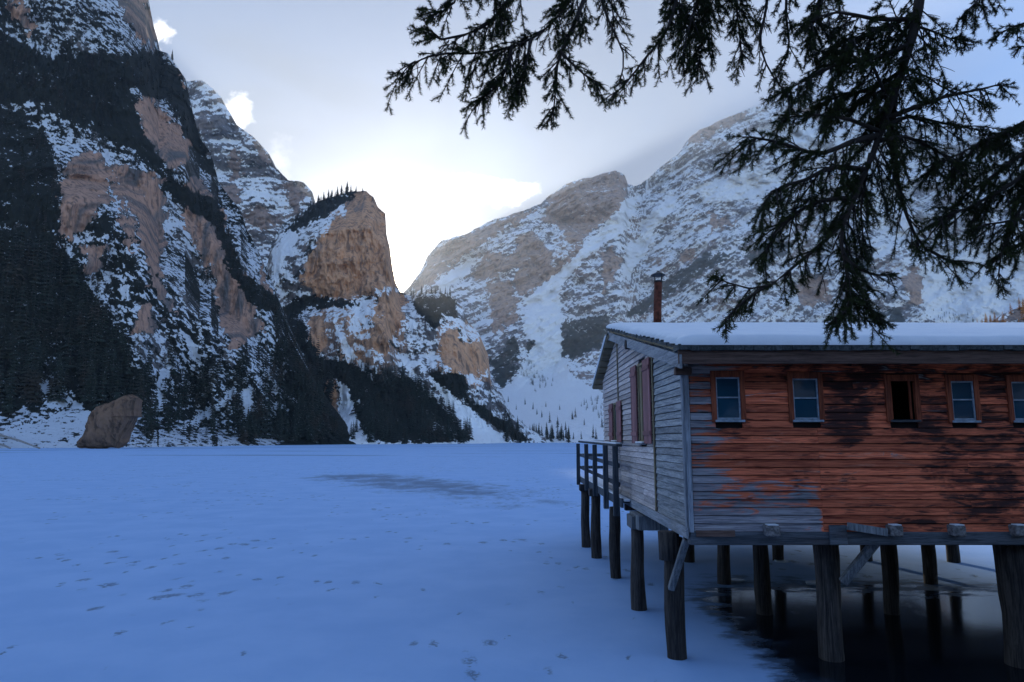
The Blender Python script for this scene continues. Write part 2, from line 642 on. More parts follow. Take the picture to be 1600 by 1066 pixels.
M_CLIFF = mountain_material('cliff_rock', (0.115, 0.11, 0.115), (0.42, 0.25, 0.185), (0.0095, 0.0125, 0.0110), 0.42, 0.10, (0.56, 0.60, 0.67))  # snow colour darkened to carry the deep shade on this cliff
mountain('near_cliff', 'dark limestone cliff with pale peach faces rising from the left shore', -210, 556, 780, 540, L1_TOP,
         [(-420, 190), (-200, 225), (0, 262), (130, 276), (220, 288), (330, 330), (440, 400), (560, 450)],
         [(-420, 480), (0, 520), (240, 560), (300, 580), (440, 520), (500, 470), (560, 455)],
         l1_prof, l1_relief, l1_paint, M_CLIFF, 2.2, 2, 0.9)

# ---- the snowy mountain behind it
L2_TOP = [(180, 210), (240, 150), (290, 126), (318, 126), (345, 150), (370, 195), (395, 213), (420, 240), (431, 262), (450, 280), (474, 285), (488, 300), (494, 322), (520, 350), (560, 400), (640, 470)]
L2_ROCK = [[(358, 238), (372, 236), (378, 276), (364, 284)], [(345, 290), (372, 290), (380, 318), (352, 312)], [(395, 215), (428, 258), (430, 268), (405, 240)],
           [(440, 286), (470, 288), (484, 300), (462, 330), (450, 310)], [(378, 340), (410, 320), (430, 350), (415, 360)]]


def l2_relief(S, Z, U, V, Y):
    return fbm(S / 200, Z / 260, 5, 6, 0.55, True) * 60 + fbm((S + Z * .7) / 60, (Z - S * .5) / 22, 5, 8, 0.6) * 22 + fbm(S / 14, Z / 14, 4, 10, .6) * 8


def l2_paint(U, V, S, Z, N, Y):
    rock = poly_mask(U, V, L2_ROCK, 8.0, 7, 12.0)
    hi = fbm(S / 16, Z / 13, 5, 33, 0.68)
    st = fbm((S + Z * .9) / 80, (Z - S * .7) / 13, 5, 34, 0.6)
    snow = frac(0.8 * N[..., 2] + 0.9 * hi + 1.0 * st - 1.0 * rock + 0.8 * fbm(S / 110, Z / 90, 3, 71), 0.56)
    veg = np.clip(0.5 + 1.6 * (fbm(S / 60, Z / 40, 5, 45, 0.6) - 0.25 - .7 * rock), 0, 1)
    return np.stack([snow, veg, np.clip(rock * 0.9 + 0.35 + 0.5 * fbm(S / 100, Z / 160, 4, 52), 0, 1)], -1)


M_BACK = mountain_material('snowy_rock', (0.16, 0.155, 0.17), (0.34, 0.24, 0.20), (0.03, 0.04, 0.042), 0.13, 0.6)
mountain('snowy_mountain', 'snow flecked mountain rising behind the near cliff', 180, 640, 330, 260, L2_TOP, [(180, 880), (640, 1000)], [(180, 1350), (640, 1350)],
         lambda t, U: t ** 0.9, l2_relief, l2_paint, M_BACK, 2.0, 5, 0.6, 640.0)

# ---- the rock tower in the middle and its shoulder
L3_TOP = [(395, 560), (412, 440), (425, 378), (440, 352), (470, 330), (492, 318), (530, 304), (556, 298), (572, 299), (584, 308), (590, 322), (602, 335), (604, 368), (609, 388), (613, 418), (618, 442), (625, 456),
          (640, 462), (660, 459), (682, 457), (708, 464), (722, 480), (732, 504), (748, 520), (763, 556), (767, 596), (784, 616), (798, 646), (828, 672), (858, 687), (880, 691)]
L3_ROCK = [
    [(548, 296), (578, 298), (606, 334), (606, 369), (620, 413), (620, 446), (576, 455), (546, 464), (488, 459), (470, 437), (477, 411), (515, 352), (541, 330)],
    [(594, 457), (632, 457), (630, 497), (612, 530), (600, 560), (579, 540), (585, 497)],
    [(689, 519), (715, 512), (718, 537), (764, 530), (766, 578), (709, 585), (689, 554)],
    [(480, 500), (508, 490), (512, 540), (490, 560)], [(500, 600), (526, 596), (528, 640), (512, 640)]]
L3_VEG = [
    [(442, 364), (497, 310), (562, 295), (552, 310), (520, 330), (497, 342), (448, 370)],
    [(440, 480), (480, 462), (560, 470), (560, 478), (480, 482), (452, 510)],
    [(640, 470), (690, 462), (712, 470), (716, 500), (690, 490), (680, 520), (660, 496)],
    [(430, 500), (470, 500), (500, 560), (560, 570), (600, 590), (650, 592), (690, 640), (740, 690), (590, 692), (556, 660), (545, 612), (520, 590), (510, 690), (430, 694)],
    [(667, 578), (728, 585), (733, 630), (690, 612)], [(712, 612), (760, 640), (800, 665), (830, 690), (806, 690), (750, 652)]]
L3_SNOW = [
    [(527, 596), (542, 601), (565, 671), (600, 693), (505, 693), (545, 678)],
    [(671, 594), (693, 605), (746, 652), (800, 693), (746, 693), (707, 638)],
    [(561, 560), (582, 590), (584, 598), (560, 572)], [(548, 470), (572, 500), (580, 514), (568, 512)],
    [(632, 560), (660, 600), (668, 620), (644, 596)], [(640, 500), (656, 505), (650, 516), (640, 512)], [(424, 400), (450, 360), (470, 365), (440, 410), (430, 450)],
    [(520, 500), (545, 540), (560, 560), (540, 556)]]
L3_TAN = [[(500, 330), (620, 330), (640, 560), (560, 600), (480, 560)], [(680, 500), (770, 500), (770, 600), (680, 600)]]


def l3_prof(t, U):
    return 0.22 * sstep(t, 0, 0.20) + 0.38 * t + 0.12 * sstep(t, 0.5, 0.62) + 0.28 * sstep(t, 0.85, 1.0)


def l3_relief(S, Z, U, V, Y):
    return (fbm(S / 130, Z / 240, 5, 15, 0.55, True) * 42 + fbm(S / 44 + Z / 100, Z / 120, 5, 18, 0.55, True) * 16
            + fbm(S / 60, Z / 18, 4, 19, 0.5) * 8 + fbm(S / 16 + Z / 60, Z / 90, 4, 24, 0.6, True) * 7 + fbm(S / 12, Z / 15, 4, 20, 0.6) * 5.5)


def l3_paint(U, V, S, Z, N, Y):
    rock = poly_mask(U, V, L3_ROCK, 7.0, 13, 14.0)
    veg = poly_mask(U, V, L3_VEG, 6.0, 14, 12.0)
    sn = poly_mask(U, V, L3_SNOW, 3.5, 15, 8.0)
    tan = poly_mask(U, V, L3_TAN, 12.0, 16, 30.0)
    hi = fbm(S / 9, Z / 8, 4, 61, 0.68)
    dg = fbm((S - Z * .6) / 60, (Z + S * .6) / 14, 5, 62, 0.6)
    snow = frac(0.6 * N[..., 2] + 1.4 * hi + 0.8 * dg - 1.25 * rock - 0.9 * veg + 1.8 * sn, 0.37)
    scrub = np.clip(0.5 + 1.7 * (fbm(S / 26, Z / 30, 5, 65, 0.6) - 0.15 - 0.8 * rock + 1.1 * veg), 0, 1)
    strk = fbm(S / 8 + Z / 90, Z / 80, 4, 68, 0.6)
    peach = np.clip(rock * (0.62 + 1.0 * strk) + 0.4 * tan + 0.2 + 0.5 * fbm(S / 60, Z / 110, 4, 67), 0, 1)
    return np.stack([snow, scrub, peach], -1)


M_TOWER = mountain_material('tower_rock', (0.15, 0.14, 0.145), (0.60, 0.335, 0.20), (0.014, 0.017, 0.014), 0.19, 0.16)
mountain('rock_tower', 'peach coloured rock tower with a wooded crest above the lake', 395, 880, 470, 360, L3_TOP,
         [(395, 500), (480, 500), (545, 480), (620, 500), (750, 560), (820, 640), (880, 720)],
         [(395, 760), (470, 840), (560, 860), (625, 800), (720, 760), (800, 740), (880, 745)],
         l3_prof, l3_relief, l3_paint, M_TOWER, 1.8, 8, 0.35)

# ---- the high massif on the right
L4_TOP = [(560, 520), (610, 476), (640, 448), (658, 422), (668, 398), (690, 376), (720, 369), (760, 348), (800, 334), (845, 320), (860, 304), (885, 289), (910, 280), (940, 272), (962, 268), (976, 274),
          (981, 288), (990, 291), (1000, 288), (1012, 279), (1032, 262), (1060, 240), (1076, 216), (1090, 205), (1120, 190), (1160, 175), (1195, 164), (1235, 156), (1270, 155), (1300, 162), (1350, 176),
          (1420, 190), (1500, 206), (1600, 232), (1760, 300), (1900, 360), (2100, 470)]
L4_ROCK = [
    [(809, 372), (831, 357), (857, 390), (862, 420), (904, 386), (902, 400), (866, 432), (826, 460), (809, 456), (805, 400)],
    [(738, 434), (758, 400), (809, 394), (809, 417), (752, 440)], [(938, 402), (959, 383), (972, 415), (944, 456)],
    [(1065, 390), (1088, 390), (1084, 409), (1068, 409)], [(1105, 334), (1152, 345), (1112, 361)],
    [(1072, 218), (1105, 192), (1167, 169), (1163, 184), (1112, 207), (1079, 229)],
    [(860, 304), (910, 278), (964, 266), (978, 280), (976, 320), (940, 350), (900, 390), (880, 360), (850, 340)],
    [(640, 470), (668, 400), (720, 370), (800, 335), (845, 325), (800, 350), (740, 390), (700, 420)],
    [(1410, 430), (1440, 420), (1442, 475), (1420, 470)], [(1240, 168), (1290, 166), (1310, 182), (1260, 186)],
    [(1240, 440), (1290, 430), (1300, 470), (1250, 480)], [(760, 440), (800, 440), (812, 500), (770, 520)]]
L4_SNOW = [
    [(977, 312), (1002, 304), (980, 358), (912, 402), (874, 454), (878, 532), (818, 532), (822, 467), (863, 432), (908, 394)],
    [(814, 462), (867, 457), (878, 514), (878, 561), (898, 590), (950, 618), (1200, 640), (1200, 694), (800, 694), (782, 616), (806, 585), (837, 532), (841, 497)],
    [(1440, 400), (1620, 360), (1800, 400), (1800, 560), (1470, 520), (1442, 470)],
    [(1090, 290), (1190, 260), (1230, 280), (1180, 310), (1100, 320)], [(1180, 200), (1240, 190), (1300, 220), (1280, 290), (1220, 260)],
    [(1000, 350), (1050, 300), (1060, 320), (1010, 370)], [(1300, 200), (1420, 220), (1430, 400), (1330, 330)],
    [(680, 440), (740, 400), (745, 415), (690, 460)], [(980, 380), (1030, 360), (1010, 400), (970, 440)]]
L4_VEG = [
    [(764, 569), (801, 526), (814, 550), (799, 596), (779, 605)], [(823, 514), (837, 504), (843, 523), (824, 562)],
    [(804, 576), (828, 557), (843, 585), (878, 598), (837, 616), (806, 605)],
    [(870, 506), (920, 494), (952, 495), (960, 532), (894, 562), (872, 556)], [(901, 634), (947, 614), (1000, 640), (947, 664), (918, 648)],
    [(975, 494), (1037, 439), (1097, 398), (1152, 394), (1112, 417), (1060, 451), (1000, 494)],
    [(1450, 478), (1480, 482), (1530, 502), (1550, 520), (1470, 510)], [(1330, 500), (1400, 480), (1420, 500), (1350, 520)],
    [(860, 640), (905, 660), (900, 668), (862, 650)], [(1160, 400), (1200, 370), (1240, 380), (1190, 430)], [(1330, 395), (1370, 390), (1360, 430), (1335, 430)]]


def l4_prof(t, U):
    left = 1 - sstep(U, 720, 820)
    a = 0.42 * sstep(t, 0, 0.30) + 0.40 * t + 0.18 * t ** 3
    return a * (1 - 0.0 * left)


def l4_relief(S, Z, U, V, Y):
    k = Y / 2000.0
    gate = 0.35 + 0.65 * sstep(V, 660, 560)
    return gate * k * (fbm(S / 420, Z / 420, 5, 25, 0.55, True) * 150 + fbm((S + Z * .7) / 190, (Z - S * .7) / 60, 5, 28, 0.58) * 70 + fbm(S / 34, Z / 30, 5, 29, .62) * 22)


def l4_paint(U, V, S, Z, N, Y):
    rock = poly_mask(U, V, L4_ROCK, 8.0, 23, 16.0)
    veg = poly_mask(U, V, L4_VEG, 6.0, 24, 10.0)
    sn = poly_mask(U, V, L4_SNOW, 5.0, 25, 12.0)
    hi = fbm(S / 20, Z / 18, 5, 81, 0.7)
    # dipping strata: rising to the right on the big face, gently curved on the shoulder
    wv = 30 * fbm(S / 300, Z / 300, 3, 90)
    dip = np.where(U < 985, -0.30, 0.62)
    dip = interp(U, [(600, 0.45), (840, 0.35), (900, -0.25), (985, -0.1), (1010, 0.85), (1500, 0.7)])
    st = fbm((S + Z * dip) / 240, (Z - S * dip + wv) / 22, 5, 82, 0.62)
    snow = frac(0.35 * N[..., 2] + 0.95 * hi + 1.25 * st - 0.85 * rock - 0.75 * veg + 2.2 * sn, 0.70)
    scrub = np.clip(0.5 + 1.7 * (fbm(S / 50, Z / 40, 5, 85, 0.75) - 0.40 - 0.3 * rock + 0.72 * veg - 0.4 * sstep(V, 420, 330)), 0, 1)
    peach = np.clip(0.62 * rock + 0.30 + 0.6 * fbm(S / 120, Z / 150, 4, 87), 0, 1)
    return np.stack([snow, scrub, peach], -1)


M_MASSIF = mountain_material('massif_rock', (0.17, 0.165, 0.185), (0.44, 0.30, 0.235), (0.030, 0.042, 0.042), 0.085, 0.7)
mountain('high_massif', 'high snow covered limestone massif beyond the lake', 560, 2100, 1000, 400, L4_TOP,
         [(560, 900), (700, 800), (800, 745), (960, 740), (1600, 640), (2100, 560)],
         [(560, 1900), (700, 2100), (970, 2250), (1000, 2450), (1270, 2650), (1600, 2500), (2100, 2200)],
         l4_prof, l4_relief, l4_paint, M_MASSIF, 2.2, 11, 0.5)

# ---- right-hand hill with larches, behind the boathouse
HILL_TOP = [(1440, 640), (1480, 560), (1520, 524), (1540, 508), (1565, 492), (1600, 478), (1700, 430), (1900, 330), (2200, 250)]


def hill_paint(U, V, S, Z, N, Y):
    snow = frac(fbm(S / 9, Z / 9, 4, 91, .6) + N[..., 2], 0.45)
    return np.stack([snow, np.full(U.shape, 0.4), np.full(U.shape, 0.6)], -1)


mountain('larch_hill', 'snowy hillside under golden larches to the right', 1440, 2200, 120, 60, HILL_TOP, [(1440, 430), (2200, 330)], [(1440, 520), (1600, 560), (2200, 600)],
         lambda t, U: t, lambda S, Z, U, V, Y: fbm(S / 60, Z / 60, 4, 95) * 12, hill_paint, M_BACK, 1.5, 14, 0.5)


# ------------------------------------------------------------------ the frozen lake
def lake_material():
    m, g, b = material('snow_on_ice')
    pos = g.new('ShaderNodeNewGeometry').outputs['Position']
    x, y, z = g.xyz(pos)
    flat = g.comb(x, y, 0.0)
    n_big = g.noise(flat, 0.05, 5, 0.6)
    n_mid = g.noise(flat, 0.55, 5, 0.6)
    n_fin = g.noise(flat, 9.0, 4, 0.6)
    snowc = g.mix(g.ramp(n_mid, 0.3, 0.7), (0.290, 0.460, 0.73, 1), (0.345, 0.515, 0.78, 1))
    # wind-scoured streaks where the ice shows through
    def ell(cx, cy, rx, ry, rot):
        dx = g.math('SUBTRACT', x, cx); dy = g.math('SUBTRACT', y, cy)
        c, s = math.cos(rot), math.sin(rot)
        a = g.math('DIVIDE', g.math('ADD', g.math('MULTIPLY', dx, c), g.math('MULTIPLY', dy, s)), rx)
        e = g.math('DIVIDE', g.math('SUBTRACT', g.math('MULTIPLY', dy, c), g.math('MULTIPLY', dx, s)), ry)
        return g.math('SQRT', g.math('ADD', g.math('MULTIPLY', a, a), g.math('MULTIPLY', e, e)))
    scour = g.noise(g.mapping(flat, (0.42, 0.30, 1)), 1.0, 8, 0.76, 0.3)
    patch = None
    for e, gain in ((ell(-7.5, 54, 27, 9, -1.05), 0.55), (ell(-14, 64, 9, 11, 0.2), 0.55), (ell(0, 38, 8, 8, -0.6), 0.36)):
        k = g.math('MULTIPLY', g.ramp(e, 1.1, 0.15), gain)
        patch = k if patch is None else g.math('MAXIMUM', patch, k)
    pm = g.ramp(g.math('ADD', patch, g.math('MULTIPLY', g.math('SUBTRACT', scour, 0.5), 1.3)), 0.28, 0.62)
    pm = g.math('MULTIPLY', pm, g.ramp(patch, 0.0, 0.12))
    far = g.noise(g.mapping(flat, (0.010, 0.045, 1)), 1.0, 4, 0.6)
    fm = g.math('MULTIPLY', g.ramp(far, 0.56, 0.66), g.math('MULTIPLY', g.ramp(y, 110, 160), 0.75))
    pm = g.math('MAXIMUM', pm, fm)
    # old footprints and bird scrapes
    vo = g.new('ShaderNodeTexVoronoi'); vo.feature = 'F1'
    g.put(vo.inputs['Vector'], g.mapping(g.vmath('ADD', flat, g.vmath('SCALE', g.comb(n_mid, n_fin, 0.0))), (1.0, 0.62, 1)))
    vo.inputs['Scale'].default_value = 1.9
    dens = g.math('MAXIMUM', g.ramp(g.noise(flat, 0.16, 3, 0.6), 0.40, 0.62), g.math('MULTIPLY', patch, 1.7))
    spot = g.ramp(vo.outputs['Distance'], g.math('MULTIPLY', dens, 0.34), g.math('MULTIPLY', dens, 0.16))
    spot = g.math('MULTIPLY', spot, g.ramp(dens, 0.0, 0.3))
    spot = g.math('MULTIPLY', spot, g.ramp(n_fin, 0.38, 0.52))
    dark = g.math('MAXIMUM', g.math('MULTIPLY', pm, 0.85), g.math('MULTIPLY', spot, 0.8))
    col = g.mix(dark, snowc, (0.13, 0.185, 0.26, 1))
    # bare ice in the shelter of the boathouse
    edge = g.math('ADD', x, g.math('MULTIPLY', g.math('SUBTRACT', n_mid, 0.5), 2.6))
    a = g.ramp(edge, 3.1, 5.0)
    back = g.ramp(g.math('ADD', y, g.math('MULTIPLY', g.math('SUBTRACT', n_mid, 0.5), 5.0)), 20.0, 13.5)
    bare = g.math('MULTIPLY', a, back)
    rag = g.noise(g.mapping(flat, (0.7, 1.6, 1)), 1.7, 6, 0.7, 0.4)
    bare = g.ramp(g.math('ADD', bare, g.math('MULTIPLY', g.math('SUBTRACT', rag, 0.5), 1.1)), 0.10, 1.05)
    flake = g.ramp(g.noise(g.mapping(flat, (1.0, 2.2, 1)), 3.0, 5, 0.7), 0.66, 0.74)
    col = g.mix(g.ramp(bare, 0.0, 0.5), col, (0.07, 0.11, 0.17, 1))
    col = g.mix(g.ramp(bare, 0.35, 0.9), col, (0.006, 0.009, 0.013, 1))
    col = g.mix(g.math('MULTIPLY', flake, g.math('MULTIPLY', bare, 0.12)), col, (0.45, 0.55, 0.65, 1))
    g.put(b.inputs['Base Color'], col)
    g.put(b.inputs['Roughness'], g.ramp(bare, 0.1, 0.8, 0.8, 0.10))
    g.put(b.inputs['Specular IOR Level'], g.ramp(bare, 0.1, 0.8, 0.12, 0.40))
    h = g.math('SUBTRACT', g.math('ADD', g.math('MULTIPLY', n_mid, 0.9), g.math('MULTIPLY', n_fin, 0.12)), g.math('MULTIPLY', dark, 0.35))
    bn = g.new('ShaderNodeBump')
    g.put(bn.inputs['Strength'], g.ramp(bare, 0.0, 0.6, 0.5, 0.03))
    bn.inputs['Distance'].default_value = 0.06
    g.put(bn.inputs['Height'], h)
    g.put(b.inputs['Normal'], bn.outputs[0])
    return m


def build_lake():
    xs = np.concatenate([np.linspace(-900, -30, 12), np.linspace(-28, 28, 57), np.linspace(30, 1400, 16)])
    ys = np.concatenate([np.linspace(4.0, 60, 90), np.linspace(64, 1150, 40)])
    X, Y = np.meshgrid(xs, ys)
    Z = 0.02 * fbm(X / 6, Y / 6, 3, 3) * np.exp(-((Y - 20) / 60) ** 2) * (np.abs(X) < 40)
    Z = Z * (1 - sstep(X, 2.5, 4.5) * (1 - sstep(Y, 16, 22)))
    n = len(xs)
    idx = np.arange(X.size).reshape(X.shape)
    f = np.stack([idx[:-1, :-1], idx[:-1, 1:], idx[1:, 1:], idx[1:, :-1]], -1).reshape(-1, 4)
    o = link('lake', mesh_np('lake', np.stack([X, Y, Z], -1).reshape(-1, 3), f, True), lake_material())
    o['kind'] = 'structure'
    o['label'] = 'frozen lake under blue shaded snow'


build_lake()

# ---- the near shore: the bank that the camera and the big spruce stand on, and an unseen slope added behind to block sky
M_SHORE = plain('snowy_bank', (0.28, 0.30, 0.33), 0.9, 0.7, 0.8, 0.0, 0.6, 0.05)


def shore_z(X, Y):
    e = 4.6 + 1.2 * np.sin(X * 0.21 + 1) + 0.6 * np.sin(X * 0.77) - 0.0 * X
    d = e - Y
    return np.where(d < 0, -0.25 + 0.25 * np.clip(d + 1, 0, 1) - 0.1, 0) + 1.72 * sstep(d, -0.3, 3.4) + np.maximum(d - 12, 0) * 0.16 + 0.12 * fbm(X / 2.5, Y / 2.5, 4, 5) * sstep(d, 0, 2) * (1 - 0.8 * np.exp(-(X ** 2 + Y ** 2) / 4))


def build_shore():
    xs = np.linspace(-140, 160, 150); ys = np.linspace(-130, 9, 110)
    X, Y = np.meshgrid(xs, ys)
    Z = shore_z(X, Y)
    idx = np.arange(X.size).reshape(X.shape)
    f = np.stack([idx[:-1, :-1], idx[:-1, 1:], idx[1:, 1:], idx[1:, :-1]], -1).reshape(-1, 4)
    o = link('shore', mesh_np('shore', np.stack([X, Y, Z], -1).reshape(-1, 3), f, True), M_SHORE)
    o['kind'] = 'structure'
    o['label'] = 'snow dusted bank of the near shore'


build_shore()

# ------------------------------------------------------------------ the boathouse on piles
def stained_boards():
    """front boards: orange-red timber, grey where the weather gets at it, remains of a near-black stain"""
    m, g, b = material('stained_boards')
    pos = g.new('ShaderNodeNewGeometry').outputs['Position']
    rnd = g.new('ShaderNodeObjectInfo').outputs['Random']
    off = g.vmath('SCALE', (13.1, 7.7, 5.3))
    g.l.new(g.math('MULTIPLY', rnd, 9.0), off.node.inputs[3])
    p = g.vmath('ADD', pos, off)
    x, y, z = g.xyz(pos)
    gr = g.noise(g.mapping(p, (1.1, 10, 26)), 1.5, 5, 0.62, 0.8)
    fine = g.noise(g.mapping(p, (3.0, 30, 110)), 1.4, 3, 0.6, 0.3)
    blot = g.noise(g.mapping(p, (1.5, 2, 9)), 1.3, 5, 0.62, 0.9)
    wide = g.noise(g.mapping(pos, (0.8, 1, 1.4)), 1.25, 4, 0.6, 0.7)
    red = g.mix(g.ramp(gr, 0.28, 0.62), (0.22, 0.034, 0.018, 1), (0.90, 0.215, 0.10, 1))
    red = g.mix(g.ramp(blot, 0.55, 0.75, 0, 0.6), red, (1.0, 0.45, 0.29, 1))
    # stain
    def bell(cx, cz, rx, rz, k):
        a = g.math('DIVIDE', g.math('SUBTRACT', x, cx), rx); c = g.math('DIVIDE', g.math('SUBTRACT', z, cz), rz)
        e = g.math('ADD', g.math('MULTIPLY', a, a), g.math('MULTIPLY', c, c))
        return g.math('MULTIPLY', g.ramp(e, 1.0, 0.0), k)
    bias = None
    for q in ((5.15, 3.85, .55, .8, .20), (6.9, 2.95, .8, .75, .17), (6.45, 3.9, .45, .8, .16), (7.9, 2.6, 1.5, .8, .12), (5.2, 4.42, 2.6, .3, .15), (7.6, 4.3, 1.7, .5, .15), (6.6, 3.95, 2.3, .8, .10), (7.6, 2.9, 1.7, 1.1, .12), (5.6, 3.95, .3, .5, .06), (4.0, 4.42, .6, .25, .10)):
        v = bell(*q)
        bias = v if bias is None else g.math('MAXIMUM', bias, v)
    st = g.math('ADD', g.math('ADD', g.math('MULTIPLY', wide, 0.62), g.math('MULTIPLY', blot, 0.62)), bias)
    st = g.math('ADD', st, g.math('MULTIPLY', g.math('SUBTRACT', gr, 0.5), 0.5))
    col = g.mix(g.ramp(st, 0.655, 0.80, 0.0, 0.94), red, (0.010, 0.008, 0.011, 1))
    # weathered grey on the exposed corner and the lowest left boards
    gb = g.math('MAXIMUM', g.ramp(x, 3.75, 2.75, 0.0, 0.62), g.math('MULTIPLY', g.ramp(z, 2.95, 2.45), g.ramp(x, 4.72, 4.56, 0.0, 0.62)))
    gw = g.math('ADD', gb, g.math('MULTIPLY', g.math('SUBTRACT', blot, 0.5), 1.5))
    gw = g.math('ADD', gw, g.math('MULTIPLY', g.math('SUBTRACT', rnd, 0.5), 0.45))
    grey = g.mix(g.ramp(gr, 0.3, 0.7), (0.11, 0.12, 0.14, 1), (0.38, 0.38, 0.40, 1))
    col = g.mix(g.math('MULTIPLY', g.ramp(gw, 0.30, 0.55), 0.95), col, grey)
    col = g.mix(g.ramp(fine, 0.28, 0.46, 0.5, 0.0), col, (0.012, 0.009, 0.009, 1))
    # knots
    vo = g.new('ShaderNodeTexVoronoi'); vo.feature = 'F1'
    g.put(vo.inputs['Vector'], g.mapping(p, (1.9, 1, 8.5)))
    vo.inputs['Scale'].default_value = 1.0
    col = g.mix(g.ramp(vo.outputs['Distance'], 0.13, 0.05, 0.0, 0.75), col, (0.03, 0.010, 0.007, 1))
    hs = g.new('ShaderNodeHueSaturation')
    g.put(hs.inputs['Color'], col)
    g.put(hs.inputs['Value'], g.ramp(rnd, 0, 1, 0.62, 1.35, False))
    g.put(b.inputs['Base Color'], hs.outputs[0])
    b.inputs['Roughness'].default_value = 0.72
    g.put(b.inputs['Normal'], g.bump(g.math('ADD', gr, g.math('MULTIPLY', fine, 0.6)), 0.5, 0.012))
    return m


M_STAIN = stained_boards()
M_GREYB = wood('grey_boards', (0.17, 0.185, 0.20), (0.42, 0.43, 0.44), (0.10, 0.115, 0.13), 'y', 1.0, 0.85, 0.6, 0.5)
M_PALEB = wood('pale_boards', (0.42, 0.36, 0.345), (0.66, 0.59, 0.57), (0.33, 0.25, 0.24), 'y', 1.0, 0.85, 0.5, 0.4)
M_TRIM = wood('grey_trim', (0.22, 0.235, 0.26), (0.42, 0.43, 0.45), (0.16, 0.15, 0.15), 'y', 1.0, 0.85, 0.5, 0.4)
M_TRIMZ = wood('grey_trim_upright', (0.17, 0.19, 0.22), (0.40, 0.42, 0.46), (0.10, 0.09, 0.09), 'z', 1.0, 0.85, 0.6, 0.4)
M_BATTEN = wood('tan_batten', (0.19, 0.145, 0.085), (0.33, 0.27, 0.17), (0.10, 0.07, 0.05), 'z', 1.0, 0.85, 0.4, 0.4)
M_FASCIA = wood('brown_fascia', (0.075, 0.042, 0.032), (0.175, 0.105, 0.082), (0.05, 0.05, 0.055), 'x', 0.8, 0.8, 0.6, 0.4)
M_CASE = wood('red_casing', (0.14, 0.03, 0.015), (0.40, 0.10, 0.045), (0.022, 0.012, 0.012), 'z', 1.2, 0.75, 0.7, 0.4)
M_SASH = plain('sash_paint', (0.30, 0.36, 0.42), 0.6, 0.3, 14, 0, 0.1)
M_DARKW = wood('dark_timber', (0.018, 0.016, 0.017), (0.060, 0.054, 0.054), (0.015, 0.015, 0.02), 'z', 1.0, 0.85, 0.6, 0.7)
M_PILE = wood('pile_timber', (0.022, 0.018, 0.017), (0.095, 0.080, 0.072), (0.018, 0.016, 0.018), 'z', 1.1, 0.85, 0.55, 0.9)
M_BRACE = wood('grey_brace', (0.10, 0.11, 0.12), (0.27, 0.28, 0.29), (0.05, 0.05, 0.05), 'z', 1.0, 0.85, 0.5, 0.5)
M_BEAM = wood('wet_beam', (0.045, 0.052, 0.062), (0.135, 0.145, 0.16), (0.06, 0.035, 0.028), 'x', 0.8, 0.7, 0.7, 0.5)
M_LOGEND = plain('log_end', (0.20, 0.185, 0.18), 0.85, 0.55, 22, 0, 0.4)
M_SHAKE = wood('roof_shakes', (0.030, 0.036, 0.038), (0.105, 0.115, 0.115), (0.022, 0.032, 0.030), 'y', 0.9, 0.85, 0.6, 0.5)
M_UNDER = wood('roof_underside', (0.17, 0.135, 0.085), (0.30, 0.245, 0.16), (0.12, 0.09, 0.06), 'x', 0.9, 0.85, 0.4, 0.4)
M_INNER = plain('dark_interior', (0.012, 0.010, 0.010), 0.9, 0.3, 3, 0, 0.0)
M_SHUT = wood('mauve_shutter', (0.235, 0.105, 0.105), (0.34, 0.165, 0.165), (0.19, 0.10, 0.10), 'z', 1.0, 0.75, 0.5, 0.25)
M_RUST = plain('rusty_pipe', (0.115, 0.034, 0.020), 0.75, 0.6, 9, 0.2, 0.3)
M_CAP = plain('dark_sheet_metal', (0.035, 0.038, 0.043), 0.55, 0.4, 8, 0.6, 0.1)
M_RAIL = wood('railing_timber', (0.030, 0.040, 0.052), (0.085, 0.098, 0.115), (0.02, 0.025, 0.03), 'z', 1.0, 0.8, 0.5, 0.4)


def snow_material():
    m, g, b = material('fresh_snow')
    pos = g.new('ShaderNodeNewGeometry').outputs['Position']
    n = g.noise(pos, 3.0, 5, 0.6)
    f = g.noise(pos, 60.0, 2, 0.5)
    g.put(b.inputs['Base Color'], g.mix(g.ramp(n, 0.3, 0.7), (0.80, 0.82, 0.86, 1), (0.87, 0.88, 0.90, 1)))
    b.inputs['Roughness'].default_value = 0.8
    g.put(b.inputs['Normal'], g.bump(g.math('ADD', n, g.math('MULTIPLY', f, 0.12)), 0.35, 0.05))
    return m


M_SNOW = snow_material()


def glass_material():
    m, g, b = material('window_glass')
    pos = g.new('ShaderNodeNewGeometry').outputs['Position']
    n = g.noise(pos, 1.6, 3, 0.5)
    g.put(b.inputs['Base Color'], g.mix(g.ramp(n, 0.3, 0.7), (0.008, 0.050, 0.085, 1), (0.014, 0.070, 0.112, 1)))
    b.inputs['Roughness'].default_value = 0.05
    b.inputs['Specular IOR Level'].default_value = 0.6
    g.put(b.inputs['Normal'], g.bump(g.noise(pos, 5.0, 2, 0.5), 0.06, 0.02))
    return m


M_GLASS = glass_material()

WX, WY = 2.64, 10.50                 # planes of the gable wall and of the front wall
XE = 13.6                            # far end of the boathouse, outside the picture
BACKY = 19.8
ROWH = 0.1185
Z0 = 2.045
EAVE_Y, EAVE_Z = 9.95, 4.80          # upper edge of the roof at the front eave
RIDGE_Y, RIDGE_Z = 17.2, 6.24
SLOPE = (RIDGE_Z - EAVE_Z) / (RIDGE_Y - EAVE_Y)
BSLOPE = 0.335


def roof_z(Y):
    return EAVE_Z + (Y - EAVE_Y) * SLOPE if Y <= RIDGE_Y else RIDGE_Z - 0.18 - (Y - RIDGE_Y) * BSLOPE


